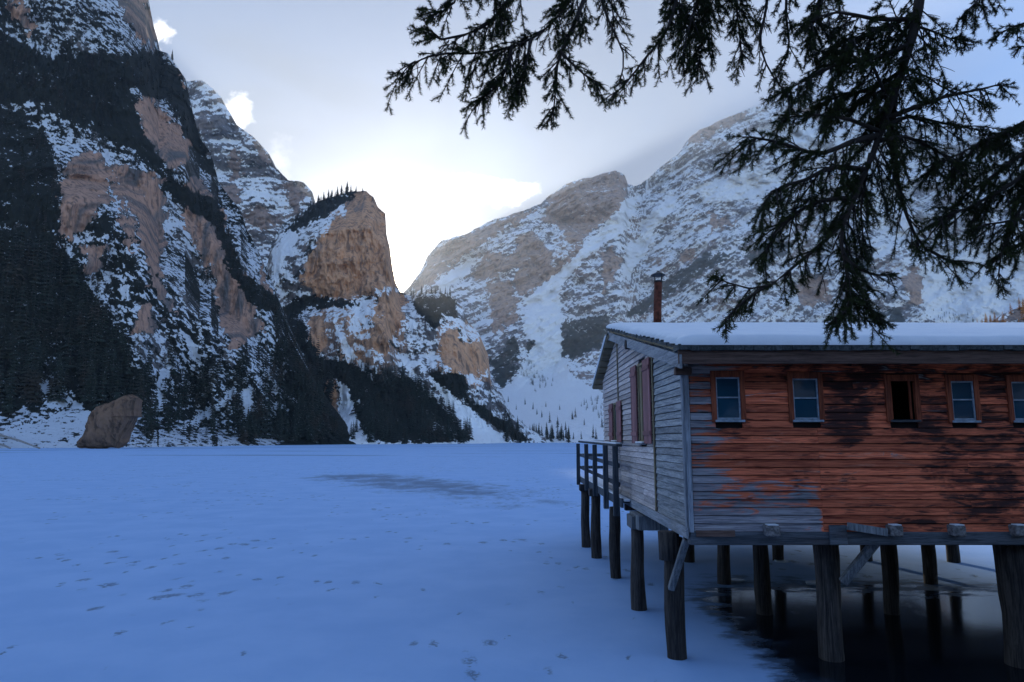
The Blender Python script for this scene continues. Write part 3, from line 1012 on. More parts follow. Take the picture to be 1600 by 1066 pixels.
hut = empty('boathouse', (WX, WY, 0.0))
tag(hut, 'weathered wooden boathouse on piles with a snow covered roof and red brown boards', 'boathouse')
HUT_INV = Matrix.Translation(Vector((-WX, -WY, 0)))


def hpart(o, parent=None):
    """child of the boathouse; meshes are given in world coordinates"""
    o.parent = parent or hut
    if parent is None:
        o.matrix_parent_inverse = HUT_INV
    else:
        o.matrix_parent_inverse = parent_world(parent).inverted()
    return o


def parent_world(o):
    m = o.matrix_basis.copy()
    if o.parent is not None:
        m = parent_world(o.parent) @ o.matrix_parent_inverse @ m
    return m


def P_(mb, name, mat, parent=None, bevel=0.0, smooth=False):
    return hpart(mb.build(name, mat, None, bevel, smooth), parent)


# --- the shell behind the boards, with the open window left open
OPENWIN = (5.78, 6.20, 3.70, 4.31)
sh = MB()
x0, x1, z0, z1 = OPENWIN
TOPF = roof_z(WY) - 0.16
sh.box(WX + .06, x0, WY + .035, WY + .09, 2.0, TOPF)
sh.box(x1, XE, WY + .035, WY + .09, 2.0, TOPF)
sh.box(x0, x1, WY + .036, WY + .089, 2.0, z0)
sh.box(x0, x1, WY + .036, WY + .089, z1, TOPF)
front_wall = P_(sh, 'front_wall', M_INNER)
gw = MB().prism([(WY + .10, 2.0), (BACKY, 2.0), (BACKY, roof_z(BACKY) - .14), (RIDGE_Y + .02, roof_z(RIDGE_Y + .02) - .14), (RIDGE_Y - .02, RIDGE_Z - .2), (WY + .10, roof_z(WY + .1) - .16)], 'x', WX + .03, WX + .09)
gable_wall = P_(gw, 'gable_wall', M_INNER)
P_(MB().box(WX + .1, XE, BACKY - .1, BACKY, 2.0, roof_z(BACKY) - .15), 'back_wall', M_PALEB)
P_(MB().box(XE - .1, XE, WY + .1, BACKY - .1, 2.0, 4.7), 'end_wall', M_PALEB)
P_(MB().box(WX + .1, XE, WY + .1, BACKY - .1, 1.90, 1.99), 'floor', M_DARKW)

P_(MB().box(WX + .1, XE - .1, WY + 1.3, WY + 1.36, 1.99, 4.9), 'shade_panel', M_INNER)  # added dark panel that keeps the open window black inside

# --- front boards
WINS = [(3.13, 3.50, 3.71, 4.35, True), (4.31, 4.70, 3.71, 4.33, True), (5.80, 6.18, 3.71, 4.29, False), (6.74, 7.09, 3.70, 4.29, True), (7.67, 8.03, 3.70, 4.28, True), (9.2, 9.56, 3.70, 4.28, True)]


def plank_mesh(name, seed):
    """unit-long lapped board, 1 m along X, hung from z = 0 upwards by one row"""
    r = random.Random(seed)
    n = 6
    v = []; f = []
    for i in range(n + 1):
        x = i / n
        w = r.uniform(-.0035, .0035); k = r.uniform(-.002, .002)
        v += [(x, 0.03, -0.004 + w), (x, -0.012 + k, -0.004 + w), (x, -0.010 + k, 0.010 + w), (x, 0.010 + k, ROWH - 0.013 + w), (x, 0.03, ROWH - 0.013)]
    for i in range(n):
        for k in range(4):
            a = i * 5 + k
            f.append((a, a + 1, a + 6, a + 5))
    f += [(4, 3, 2, 1, 0), tuple(n * 5 + k for k in range(5))]
    me = mesh_py(name, v, f)
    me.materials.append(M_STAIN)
    return me


PLANKS = [plank_mesh('board', s) for s in range(6)]
nrow = int((TOPF - Z0) / ROWH) + 1
rr = random.Random(5)
for i in range(nrow):
    za = Z0 + i * ROWH
    zb = za + ROWH
    segs = [(WX + 0.085, XE)]
    for (a, b, c, d, _) in WINS:
        if zb > c - 0.01 and za < d + 0.01:
            ns = []
            for s in segs:
                if b <= s[0] or a >= s[1]: ns.append(s)
                else:
                    ns += [(s[0], a - .02), (b + .02, s[1])]
            segs = ns
    cuts = [4.66] if i < 13 and rr.random() < .9 else []
    if i >= 13 and i % 3 == 0: cuts = [5.25]
    cuts += [rr.choice([8.7, 8.9, 10.4]), 11.9]
    if i in (3, 7, 8): cuts.append(6.9)
    for s in segs:
        pts = [s[0]] + [c for c in sorted(cuts) if s[0] + .15 < c < s[1] - .15] + [s[1]]
        for a, b in zip(pts[:-1], pts[1:]):
            o = bpy.data.objects.new('board', PLANKS[rr.randrange(6)])
            COL.objects.link(o)
            o.location = (a + .002, WY, za)
            o.scale = (b - a - .004, 1.0 + rr.uniform(-.15, .25), 1.0)
            o.rotation_euler = (rr.uniform(-.02, .02), rr.uniform(-.0012, .0012), 0)
            hpart(o, front_wall)


# --- gable boards, clipped by the roof line
def clip(poly, f):
    out = []
    for i in range(len(poly)):
        p, q = poly[i], poly[(i + 1) % len(poly)]
        a, b = f(p), f(q)
        if a >= 0: out.append(p)
        if (a >= 0) != (b >= 0):
            t = a / (a - b)
            out.append((p[0] + (q[0] - p[0]) * t, p[1] + (q[1] - p[1]) * t))
    return out


GW = [(13.50, 14.22, 3.34, 4.95), (17.0, 17.7, 3.36, 4.33)]
GSEC = [(WY + .03, 12.68, M_GREYB), (12.76, 16.86, M_PALEB), (16.94, BACKY, M_PALEB)]
for si, (ya, yb, mat) in enumerate(GSEC):
    for i in range(36):
        za = 2.08 + i * ROWH; zb = za + ROWH
        segs = [(ya, yb)]
        for (a, b, c, d) in GW:
            if zb > c and za < d and a >= ya and b <= yb:
                segs = [(ya, a), (b, yb)]
        if len(segs) == 1 and yb - ya > 2.5 and rr.random() < .55:
            c = rr.choice([ya + 1.2, ya + 1.9, yb - 1.1])
            if si == 1: segs = [(ya, c), (c, yb)]
        for a, b in segs:
            poly = [(a + .002, za + .003), (b - .002, za + .003), (b - .002, zb - .009), (a + .002, zb - .009)]
            poly = clip(poly, lambda p: EAVE_Z + (p[0] - EAVE_Y) * SLOPE - .15 - p[1])
            if len(poly) >= 3:
                poly = clip(poly, lambda p: RIDGE_Z - .18 - (p[0] - RIDGE_Y) * BSLOPE - .13 - p[1])
            if len(poly) < 3: continue
            mb = MB()
            t = rr.uniform(-.004, .004)
            n = len(poly)
            zl = min(p[1] for p in poly); zh = max(p[1] for p in poly)
            # lower edge stands proud of the upper one
            front = [(WX + t - .012 + .024 * (p[1] - zl) / max(ROWH, .01), p[0], p[1]) for p in poly]
            backp = [(WX + .028, p[0], p[1]) for p in poly]
            fs = [tuple(range(n)), tuple(n + k for k in reversed(range(n)))]
            for k in range(n):
                j = (k + 1) % n
                fs.append((k, n + k, n + j, j))
            mb.add(front + backp, fs)
            P_(mb, 'board', mat, gable_wall)

# --- trim
P_(MB().box(WX - .035, WX - .003, WY - .03, WY + .07, 1.98, 4.62), 'corner_board', M_TRIMZ, None, .004)
P_(MB().box(WX + .000, WX + .075, WY - .034, WY - .004, 2.03, 4.60), 'corner_board', M_TRIMZ, None, .004)
P_(MB().box(WX - .032, WX - .012, 12.68, 12.76, 2.06, roof_z(12.7) - .2), 'batten', M_BATTEN, None, .004)
P_(MB().box(WX - .032, WX - .012, 16.86, 16.94, 4.35, roof_z(16.9) - .2), 'batten', M_BATTEN, None, .004)
P_(MB().bar((WX - .035, WY - .06, 2.03), (WX - .035, 16.6, 2.03), .035, .17), 'skirt_board', M_TRIM, None, .004)
P_(MB().bar((WX - .035, 16.6, 2.03), (WX - .035, BACKY, 2.03), .033, .15), 'skirt_board', M_TRIM, None, .004)
# short boards nailed over the foot of the wall, as in the photograph
P_(MB().box(2.74, 3.32, WY - .045, WY - .02, 1.97, 2.06), 'patch_board', M_FASCIA, None, .004)

# --- front windows
for wi, (a, b, c, d, glazed) in enumerate(WINS):
    fr = MB()
    cw = .075
    fr.box(a - cw, a, WY - .035, WY + .034, c - .05, d + .10)
    fr.box(b, b + cw, WY - .033, WY + .034, c - .05, d + .10)
    fr.box(a, b, WY - .031, WY + .034, d, d + .10)
    win = P_(fr, 'window', M_CASE, None, .004)
    P_(MB().box(a - .03, b + .05, WY - .05, WY + .03, c - .045, c - .012), 'sill', M_SASH if glazed else M_BEAM, win, .004)
    if glazed:
        s = .022
        mid = (c + d) / 2 + .01
        for (q0, q1, r0, r1, nm) in ((a, a + s, c - .01, d, 'stile'), (b - s, b, c - .01, d, 'stile'), (a + s, b - s, c - .01, c + s, 'rail'), (a + s, b - s, d - s, d, 'rail'), (a + s, b - s, mid - .011, mid + .011, 'glazing_bar')):
            P_(MB().box(q0, q1, WY - .012 - (.002 if nm != 'stile' else 0), WY + .02, r0, r1), nm, M_SASH, win, .002)
        for (r0, r1, k) in ((c + s, mid - .011, 0), (mid + .011, d - s, 1)):
            tz = rr.uniform(-.004, .004)
            pn = MB().add([(a + s, WY + .008 + tz, r0), (b - s, WY + .008, r0), (b - s, WY + .008 - tz, r1), (a + s, WY + .008, r1),
                           (a + s, WY + .013 + tz, r0), (b - s, WY + .013, r0), (b - s, WY + .013 - tz, r1), (a + s, WY + .013, r1)], BOXF)
            P_(pn, 'pane', M_GLASS, win)
    else:
        P_(MB().box(b - .065, b - .035, WY + .02, WY + .05, c, d), 'stile', M_CASE, win, .003)
        P_(MB().box(a + .03, a + .05, WY + .02, WY + .05, c, d), 'stile', M_CASE, win, .003)

# --- gable windows with their shutters
for (a, b, c, d), sw in zip(GW, (.66, .62)):
    fr = MB()
    fr.box(WX - .02, WX + .03, a, a + .05, c, d).box(WX - .02, WX + .03, b - .05, b, c, d)
    fr.box(WX - .018, WX + .03, a + .05, b - .05, d - .05, d).box(WX - .018, WX + .03, a + .05, b - .05, c, c + .04)
    win = P_(fr, 'window', M_BATTEN, None, .003)
    P_(MB().box(WX + .012, WX + .018, a + .05, b - .05, c + .04, d - .05), 'pane', M_BATTEN if b < 16 else M_GLASS, win)
    P_(MB().box(WX - .01, WX + .004, (a + b) / 2 - .02, (a + b) / 2 + .02, c + .04, d - .05), 'glazing_bar', M_BATTEN, win)
    P_(MB().box(WX - .11, WX - .02, a - .02, b + .02, c - .04, c - .005), 'sill', M_TRIM, win, .003)
    P_(MB().box(WX - .108, WX - .022, a, b, c - .005, c + .022), 'sill_snow', M_SNOW, win, .008)
    for (p, q) in ((a - sw, a - .01), (b + .01, b + sw)):
        k = 4
        w = (q - p) / k
        sb = MB()
        st_ = P_(MB().box(WX - .036, WX - .033, p, q, c, d - .02), 'shutter', M_SHUT)
        P_(MB().box(WX - .078, WX - .060, p, q, c + .14, c + .22), 'ledge', M_SHUT, st_, .003)
        P_(MB().box(WX - .078, WX - .060, p, q, d - .22, d - .14), 'ledge', M_SHUT, st_, .003)
        for j in range(k):
            P_(MB().box(WX - .060, WX - .036, p + j * w + .003, p + (j + 1) * w - .003, c - .02 + .004 * (j % 2), d), 'slat', M_SHUT, st_, .003)

# --- roof: courses of shakes, front slope
roof = P_(MB().prism([(EAVE_Y + .12, roof_z(EAVE_Y + .12) - .13), (RIDGE_Y, RIDGE_Z - .13), (RIDGE_Y, RIDGE_Z - .09), (EAVE_Y + .12, roof_z(EAVE_Y + .12) - .09)], 'x', 2.50, XE + .3), 'roof', M_UNDER)
NC = 20
cl = (RIDGE_Y - EAVE_Y) / NC
for i in range(NC):
    y0 = EAVE_Y + i * cl
    y1 = y0 + cl * 1.25
    zc0 = roof_z(y0); zc1 = roof_z(min(y1, RIDGE_Y))
    xl = 2.43 + rr.uniform(-.02, .015)
    mb = MB()
    mb.add([(xl, y0, zc0 - .075), (XE + .3, y0, zc0 - .075), (XE + .3, y1, zc1 - .078), (xl, y1, zc1 - .078),
            (xl, y0, zc0 + .0), (XE + .3, y0, zc0 + .0), (XE + .3, y1, zc1 - .05), (xl, y1, zc1 - .05)], BOXF)
    P_(mb, 'roof_course', M_SHAKE, roof, .004)
# butt ends of the eave shakes, one by one
xx = 2.44
while xx < 9.2:
    w = rr.uniform(.10, .2)
    P_(MB().box(xx + .002, xx + w - .002, EAVE_Y - .022 + rr.uniform(-.008, .006), EAVE_Y + .30, EAVE_Z - .100 + rr.uniform(-.01, .01), EAVE_Z - .008), 'shake', M_SHAKE, roof, .003)
    xx += w
P_(MB().box(2.452, XE + .3, EAVE_Y + .03, EAVE_Y + .075, EAVE_Z - .295, EAVE_Z - .088), 'fascia', M_FASCIA, None, .004)
P_(MB().box(2.50, XE + .3, EAVE_Y + .09, WY - .04, EAVE_Z - .20, EAVE_Z - .17), 'soffit', M_FASCIA)
# barge board along the gable
P_(MB().add([(2.465, EAVE_Y + .02, EAVE_Z - .37), (2.500, EAVE_Y + .02, EAVE_Z - .37), (2.500, RIDGE_Y + .2, RIDGE_Z - .30), (2.465, RIDGE_Y + .2, RIDGE_Z - .30),
             (2.465, EAVE_Y + .02, EAVE_Z - .16), (2.500, EAVE_Y + .02, EAVE_Z - .16), (2.500, RIDGE_Y + .2, RIDGE_Z - .10), (2.465, RIDGE_Y + .2, RIDGE_Z - .10)], BOXF), 'barge_board', M_TRIM, None, .004)
P_(MB().box(2.50, 2.75, WY - .10, WY + .02, EAVE_Z - .42, EAVE_Z - .30), 'purlin_end', M_FASCIA, None, .01)
P_(MB().tube([(2.44, 14.6, roof_z(14.6) - .30), (2.75, 14.6, roof_z(14.6) - .30)], [.10, .10], 8), 'purlin_end', M_DARKW)

# back slope: boards showing from below
broof = P_(MB().prism([(RIDGE_Y + .02, roof_z(RIDGE_Y + .02) - .02), (20.55, roof_z(20.55) - .02), (20.55, roof_z(20.55) + .03), (RIDGE_Y + .02, roof_z(RIDGE_Y + .02) + .03)], 'x', 2.42, XE + .3), 'back_roof', M_SHAKE)
for i in range(9):
    y0 = RIDGE_Y - .1 + i * .38
    P_(MB().add([(2.43, y0, roof_z(max(y0, RIDGE_Y + .01)) - .085), (4.5, y0, roof_z(max(y0, RIDGE_Y + .01)) - .085), (4.5, y0 + .36, roof_z(y0 + .36) - .062), (2.43, y0 + .36, roof_z(y0 + .36) - .062),
                 (2.43, y0, roof_z(max(y0, RIDGE_Y + .01)) - .024), (4.5, y0, roof_z(max(y0, RIDGE_Y + .01)) - .024), (4.5, y0 + .36, roof_z(y0 + .36) - .024), (2.43, y0 + .36, roof_z(y0 + .36) - .024)], BOXF), 'roof_board', M_UNDER, broof, .004)


def snow_sheet():
    xs = np.concatenate([2.43 + np.linspace(0, .5, 22), np.linspace(3.0, 13.85, 70)])
    n = 150
    sl = np.linspace(0, 1, n)
    X, T = np.meshgrid(xs, sl)
    Yf = EAVE_Y - .035 + T * (RIDGE_Y + .35 - EAVE_Y)
    saw = ((Yf - EAVE_Y) / cl) % 1.0
    # ragged left edge that follows the courses
    k = np.exp(-(X - 2.43) / .22)
    X = X + k * (-.03 + .13 * saw)
    base = np.where(Yf < RIDGE_Y, EAVE_Z + (Yf - EAVE_Y) * SLOPE, RIDGE_Z - (Yf - RIDGE_Y) * .3)
    th = .125 + .018 * fbm(X / .9, Yf / .9, 4, 9) + .03 * fbm(X / 3.1, Yf / 2.2, 2, 19)
    df = np.clip((Yf - (EAVE_Y - .035)) / .11, 0, 1)
    th = th * np.sqrt(np.clip(1 - (1 - df) ** 2, 0.0, 1))
    dl = np.clip((X - 2.40 - k * .1 * saw) / .35, 0, 1)
    th = np.maximum(th * (0.12 + .88 * np.sqrt(np.clip(1 - (1 - dl) ** 2, 0, 1))), .006)
    Z = base + th
    idx = np.arange(X.size).reshape(X.shape)
    f = [tuple(q) for q in np.stack([idx[:-1, :-1], idx[:-1, 1:], idx[1:, 1:], idx[1:, :-1]], -1).reshape(-1, 4)]
    top = np.stack([X, Yf, Z], -1).reshape(-1, 3)
    bot = np.stack([X, Yf, base - .02], -1)
    # skirt down to the roof at the front and the left
    v = [tuple(p) for p in top]
    o = len(v)
    rimf = [tuple(p) for p in bot[0]]; riml = [tuple(p) for p in bot[:, 0]]
    v += rimf
    nx = X.shape[1]
    f += [(o + i, o + i + 1, int(idx[0, i + 1]), int(idx[0, i])) for i in range(nx - 1)]
    o2 = len(v); v += riml
    f += [(o2 + j + 1, o2 + j, int(idx[j, 0]), int(idx[j + 1, 0])) for j in range(n - 1)]
    return mesh_py('roof_snow', v, f, True)


hpart(link('roof_snow', snow_sheet(), M_SNOW))
P_(MB().prism([(RIDGE_Y + .34, roof_z(RIDGE_Y + .34) + .03), (20.6, roof_z(20.6) + .03), (20.62, roof_z(20.6) + .10), (RIDGE_Y + .34, roof_z(RIDGE_Y + .34) + .14)], 'x', 2.40, XE + .3), 'roof_snow', M_SNOW, None, .02)

# --- stove pipe
ch = P_(MB().tube([(3.83, 17.75, 6.05), (3.84, 17.74, 6.7), (3.885, 17.72, 7.56)], [.105, .105, .105], 18, 0, True), 'chimney', M_RUST, None, 0, True)
for k in range(4):
    a = k * math.pi / 2 + .5
    P_(MB().tube([(3.885 + .095 * math.cos(a), 17.72 + .095 * math.sin(a), 7.52), (3.885 + .15 * math.cos(a), 17.72 + .15 * math.sin(a), 7.73)], [.011, .011], 5), 'strut', M_CAP, ch)
P_(MB().tube([(3.885, 17.72, 7.715), (3.885, 17.72, 7.735), (3.885, 17.72, 7.80), (3.885, 17.72, 7.85)], [.185, .19, .06, .012], 18), 'cap', M_CAP, ch)
P_(MB().tube([(3.885, 17.72, 7.53), (3.885, 17.72, 7.57)], [.118, .118], 18), 'collar', M_CAP, ch)

# --- floor beams and log ends
P_(MB().box(WX + .02, XE, WY - .02, WY + .20, 1.845, 2.035), 'sill_beam', M_BEAM, None, .01)
for yb_ in (14.2, 17.0, 19.7):
    P_(MB().box(WX + .1, XE, yb_ - .1, yb_ + .1, 1.70, 1.895), 'floor_beam', M_DARKW, None, .01)
for px_, w_ in ((1197, .20), (1385, .18), (1480, .19), (1575, .19)):
    X_ = (px_ - 800) / FPX * WY * .985
    P_(MB().box(X_ - w_ / 2, X_ + w_ / 2, WY - .17, WY + .4, 1.985, 2.145), 'joist_end', M_LOGEND, None, .02)
    P_(MB().box(X_ - w_ / 2 + .02, X_ + w_ / 2 - .02, WY - .165, WY - .03, 2.144, 2.160), 'joist_snow', M_SNOW, None, .006)
P_(MB().bar((4.98, WY - .075, 2.13), (5.55, WY - .10, 2.04), .05, .11), 'loose_board', M_BRACE, None, .004)
P_(MB().box(4.72, 4.98, WY - .06, WY - .021, 1.85, 2.14), 'cleat', M_BEAM, None, .008)
# beams under the gable side
P_(MB().box(2.50, 3.1, 13.9, 14.9, 1.62, 1.90), 'floor_beam', M_BRACE, None, .01)


# --- piles
def pile(x, y, r0, r1, top, lean=(0, 0), mat=M_PILE, jit=.03):
    n = 9
    pts = []; rad = []
    for i in range(n):
        t = i / (n - 1)
        pts.append((x + lean[0] * t + .012 * math.sin(7 * t + x * 3), y + lean[1] * t, -.35 + (top + .35) * t))
        rad.append((r0 + (r1 - r0) * t) * (1 + .05 * math.sin(5 * t + x * 7 + y)))
    mb = MB().tube(pts, rad, 14, jit)
    return P_(mb, 'pile', mat, None, 0, True)


pile(2.60, 11.36, .165, .15, 1.84, (-.01, 0))
pile(2.57, 14.47, .16, .13, 1.64)
pile(2.58, 17.65, .14, .135, 1.72)
pile(2.45, 20.5, .15, .14, 1.78)
pile(2.36, 22.5, .145, .14, 1.78)
pile(5.02, 11.3, .19, .185, 1.84)
pile(7.82, 11.0, .27, .25, 1.84)
pile(10.0, 11.3, .18, .17, 1.84)
for X_, Y_ in ((5.0, 14.1), (7.5, 14.1), (10.0, 14.1), (5.07, 16.95), (7.5, 16.95), (10.0, 16.95), (4.98, 19.87), (7.58, 20.1), (10.09, 20.1), (12.41, 19.87), (12.4, 17.0), (12.4, 14.1)):
    pile(X_, Y_, .15 + .02 * rr.random(), .14, 1.72, (rr.uniform(-.06, .06), 0))
# stub and brace on the corner pile, brace on its neighbour
P_(MB().tube([(2.49, 11.2, 1.52), (2.49, 11.2, 1.95)], [.16, .17], 12, .03), 'pile_head', M_PILE, None, 0, True)
P_(MB().bar((2.66, 10.72, 1.90), (2.47, 11.05, 1.10), .10, .10, (0, 1, 0)), 'brace', M_BRACE, None, .01)
P_(MB().bar((5.62, 10.65, 2.0), (5.10, 10.95, 1.22), .12, .12, (0, 1, 0)), 'brace', M_BRACE, None, .01)
P_(MB().box(2.42, 2.78, 14.2, 14.8, 1.60, 1.86), 'pile_cap', M_BRACE, None, .015)
P_(MB().box(2.26, 2.56, 20.3, 20.7, 1.76, 1.97), 'pile_cap', M_DARKW, None, .015)
P_(MB().box(2.18, 2.50, 22.3, 22.7, 1.76, 1.97), 'pile_cap', M_DARKW, None, .015)

# --- walkway along the gable and the terrace behind
RX = 2.40
deck = P_(MB().box(RX + .05, WX - .05, 15.4, 24.4, 2.02, 2.06).box(WX - .05, XE, BACKY + .05, 24.4, 2.02, 2.06), 'walkway', M_DARKW)
P_(MB().box(RX - .02, RX + .03, 15.2, 24.4, 1.93, 2.12), 'edge_board', M_RAIL, deck, .005)
P_(MB().box(RX + .04, WX - .06, 15.2, 24.35, 2.061, 2.11), 'walkway_snow', M_SNOW, deck, .015)
P_(MB().box(WX - .06, XE, BACKY + .08, 24.35, 2.061, 2.12), 'walkway_snow', M_SNOW, deck, .015)
P_(MB().box(RX - .018, RX + .028, 15.3, 24.35, 2.121, 2.15), 'edge_snow', M_SNOW, deck, .010)
rail = P_(MB().bar((RX, 15.5, 3.27), (RX, 24.3, 3.33), .14, .055), 'railing', M_RAIL, None, .006)
P_(MB().bar((RX, 15.6, 3.315), (RX, 24.3, 3.375), .13, .035), 'rail_snow', M_SNOW, rail, .012)
P_(MB().bar((RX + .005, 15.6, 2.82), (RX + .005, 24.3, 2.86), .04, .10), 'middle_rail', M_RAIL, rail, .005)
P_(MB().bar((RX + .005, 15.6, 2.40), (RX + .005, 24.3, 2.44), .04, .10), 'middle_rail', M_RAIL, rail, .005)
for yy in (24.25, 21.6, 19.4, 17.2, 15.55):
    big = yy < 18
    zb = 1.72 if big else 1.84
    P_(MB().prism([(yy - .05, zb), (yy + .09, zb), (yy + .09, 2.68), (yy + .05, 2.78), (yy + .05, 3.26), (yy - .05, 3.26)], 'x', RX - .140, RX - .020), 'railing_post', M_RAIL, rail, .005)
P_(MB().bar((RX, 24.33, 3.33), (9.0, 24.33, 3.33), .14, .055), 'top_rail', M_RAIL, rail, .006)
P_(MB().bar((RX, 24.33, 3.375), (9.0, 24.33, 3.375), .13, .035), 'rail_snow', M_SNOW, rail, .012)
P_(MB().bar((RX + .05, 24.33, 2.86), (9.0, 24.33, 2.86), .04, .10), 'middle_rail', M_RAIL, rail, .005)
P_(MB().bar((RX + .05, 24.33, 2.44), (9.0, 24.33, 2.44), .04, .10), 'middle_rail', M_RAIL, rail, .005)
for xx in (4.2, 6.0, 7.8):
    P_(MB().box(xx - .05, xx + .05, 24.30, 24.36, 1.9, 3.3), 'railing_post', M_RAIL, rail, .005)

# --- broken ice plates and litter frozen in below
M_PLATE = plain('ice_plate', (0.42, 0.50, 0.58), 0.35, 0.3, 5, 0, 0.2)
for k, (px_, py_, sx, sy) in enumerate(((1275, 912, .34, .22), (1222, 878, .25, .2), (1150, 908, .3, .15))):
    c = on_ice(px_, py_)
    a = rr.uniform(0, 3)
    pts = [(c[0] + sx * math.cos(a + t) * rr.uniform(.6, 1), c[1] + sy * 1.6 * math.sin(a + t) * rr.uniform(.6, 1)) for t in (0, 1.1, 2.2, 3.3, 4.6, 5.5)]
    mb = MB().prism(pts, 'z', .0, .035)
    o = mb.build('ice_plate', M_PLATE)
    o.rotation_euler = (0, 0, 0)
    tag(o, ['pale broken ice plate against the second front pile', 'small ice plate at the foot of a rear pile', 'thin ice plate beside a slim inner pile'][k], 'ice plate')

# ------------------------------------------------------------------ conifers of the valley
def needle_mat(name, c1, c2, snow=0.0, scale=0.6):
    m, g, b = material(name)
    pos = g.new('ShaderNodeNewGeometry').outputs['Position']
    rnd = g.new('ShaderNodeObjectInfo').outputs['Random']
    n = g.noise(pos, scale, 2, 0.6)
    col = g.mix(g.ramp(n, 0.3, 0.7), (*c1, 1), (*c2, 1))
    if snow > 0:
        col = g.mix(g.ramp(g.noise(pos, 0.045, 4, 0.65), 0.50, 0.66, 0.0, 0.8), col, (0.050, 0.036, 0.026, 1))
        s = g.ramp(g.noise(pos, scale * 2.3, 3, 0.7), 0.68 - snow * .2, 0.76 - snow * .2)
        col = g.mix(s, col, (0.62, 0.66, 0.74, 1))
    g.put(b.inputs['Base Color'], col)
    b.inputs['Roughness'].default_value = 0.9
    b.inputs['Specular IOR Level'].default_value = 0.1
    return m


M_SPRUCE = needle_mat('spruce_needles', (0.010, 0.017, 0.014), (0.026, 0.037, 0.029), 0.24)
M_BARK = plain('spruce_bark', (0.045, 0.034, 0.028), 0.9, 0.4, 3)
M_LARCH = needle_mat('larch_needles', (0.50, 0.17, 0.025), (0.85, 0.34, 0.05))


def conifer(seed, tiers, per, spread, droop, open_=0.0):
    """a 1 m tall conifer of jagged drooping boughs; returns verts, tris, index of the material"""
    r = np.random.default_rng(seed)
    V = []; F = []; M = []
    # stem
    n = 5
    for k in range(n):
        a = 2 * math.pi * k / n
        V.append((.014 * math.cos(a), .014 * math.sin(a), -0.03))
    V.append((0, 0, 1.0))
    for k in range(n):
        F.append((k, (k + 1) % n, n)); M.append(1)
    for i in range(tiers):
        t = i / (tiers - 1)
        z = 0.08 + 0.88 * t ** 0.92
        R = spread * (1 - t) ** 0.85 * r.uniform(.8, 1.15) + .012
        a0 = r.uniform(0, 6.28)
        for k in range(per):
            if r.random() < open_: continue
            a = a0 + 2 * math.pi * (k + r.uniform(-.3, .3)) / per
            L = R * r.uniform(.6, 1.2)
            w = L * r.uniform(.30, .50)
            ca, sa = math.cos(a), math.sin(a)
            dz = -droop * L * r.uniform(.6, 1.3)
            o = len(V)
            def p(rad, side, h): return (ca * rad - sa * side, sa * rad + ca * side, z + h)
            V += [p(0, 0, .012), p(L * .55, w, dz * .35 - .012), p(L, 0, dz), p(L * .55, -w, dz * .35 - .012), p(L * .6, 0, dz * .2 + .01)]
            F += [(o, o + 1, o + 4), (o + 4, o + 1, o + 2), (o, o + 4, o + 3), (o + 4, o + 2, o + 3)]
            M += [0] * 4
    return np.array(V), np.array(F), np.array(M)


def tree_mesh(name, args, mats):
    v, f, m = conifer(*args)
    me = mesh_np(name, v, f)
    me.polygons.foreach_set('material_index', m.astype(np.int32))
    for q in mats: me.materials.append(q)
    return me


SPR = [tree_mesh('spruce_tree', (s, 15, 7, .155 + .012 * (s % 3), .45), (M_SPRUCE, M_BARK)) for s in range(5)]
SPR_RAW = [conifer(s + 40, 10, 6, .165 + .012 * (s % 3), .45) for s in range(4)]
LAR = [tree_mesh('larch_tree', (s + 20, 16, 6, .19, .15, .15), (M_LARCH, M_BARK)) for s in range(4)]
tr = np.random.default_rng(23)


SIZES = {'spruces at the foot of the near cliff': (18, 23), 'spruces above the left bank': (18, 22), 'spruces below the rock tower': (14, 18), 'spruces on the far shore': (12, 16),
         'larches on the hillside': (11, 14), 'spruces on the tower crest': (10, 14), 'spruces on the snow slope': (12, 15)}


def plant(name, meshes, pos, h, label, cat, group, wide=1.0):
    o = bpy.data.objects.new(name, meshes[int(tr.integers(len(meshes)))])
    COL.objects.link(o)
    o.location = (pos[0], pos[1], pos[2] - h * .02)
    s = h * wide * tr.uniform(.85, 1.2)
    o.scale = (s, s, h)
    o.rotation_euler = (tr.uniform(-.03, .03), tr.uniform(-.03, .03), tr.uniform(0, 6.28))
    if group in SIZES:
        lo, hi = SIZES[group]
        label = ('short ' if h < lo else 'tall ' if h > hi else 'middling ') + label
    return tag(o, label, cat, group)


def inside(poly, n):
    p = np.array(poly, float)
    lo, hi = p.min(0), p.max(0)
    out = []
    while len(out) < n:
        q = lo + (hi - lo) * tr.random((256, 2))
        out += list(q[in_poly(q[:, 0], q[:, 1], poly)])
    return out[:n]


def wood_mass(name, label, items, mats, raws):
    """a wood that reads as one mass: many trees joined into one object"""
    V = []; F = []; M = []; off = 0
    for (pos, h) in items:
        v, f, m = raws[int(tr.integers(len(raws)))]
        a = tr.uniform(0, 6.28); c, s = math.cos(a), math.sin(a)
        w = h * tr.uniform(.85, 1.25)
        q = np.stack([(v[:, 0] * c - v[:, 1] * s) * w, (v[:, 0] * s + v[:, 1] * c) * w, v[:, 2] * h], -1) + np.array([pos[0], pos[1], pos[2] - h * .03])
        V.append(q); F.append(f + off); M.append(m); off += len(v)
    me = mesh_np(name, np.concatenate(V), np.concatenate(F))
    me.polygons.foreach_set('material_index', np.concatenate(M).astype(np.int32))
    o = link(name, me, list(mats))
    return tag(o, label, None, None, 'stuff')


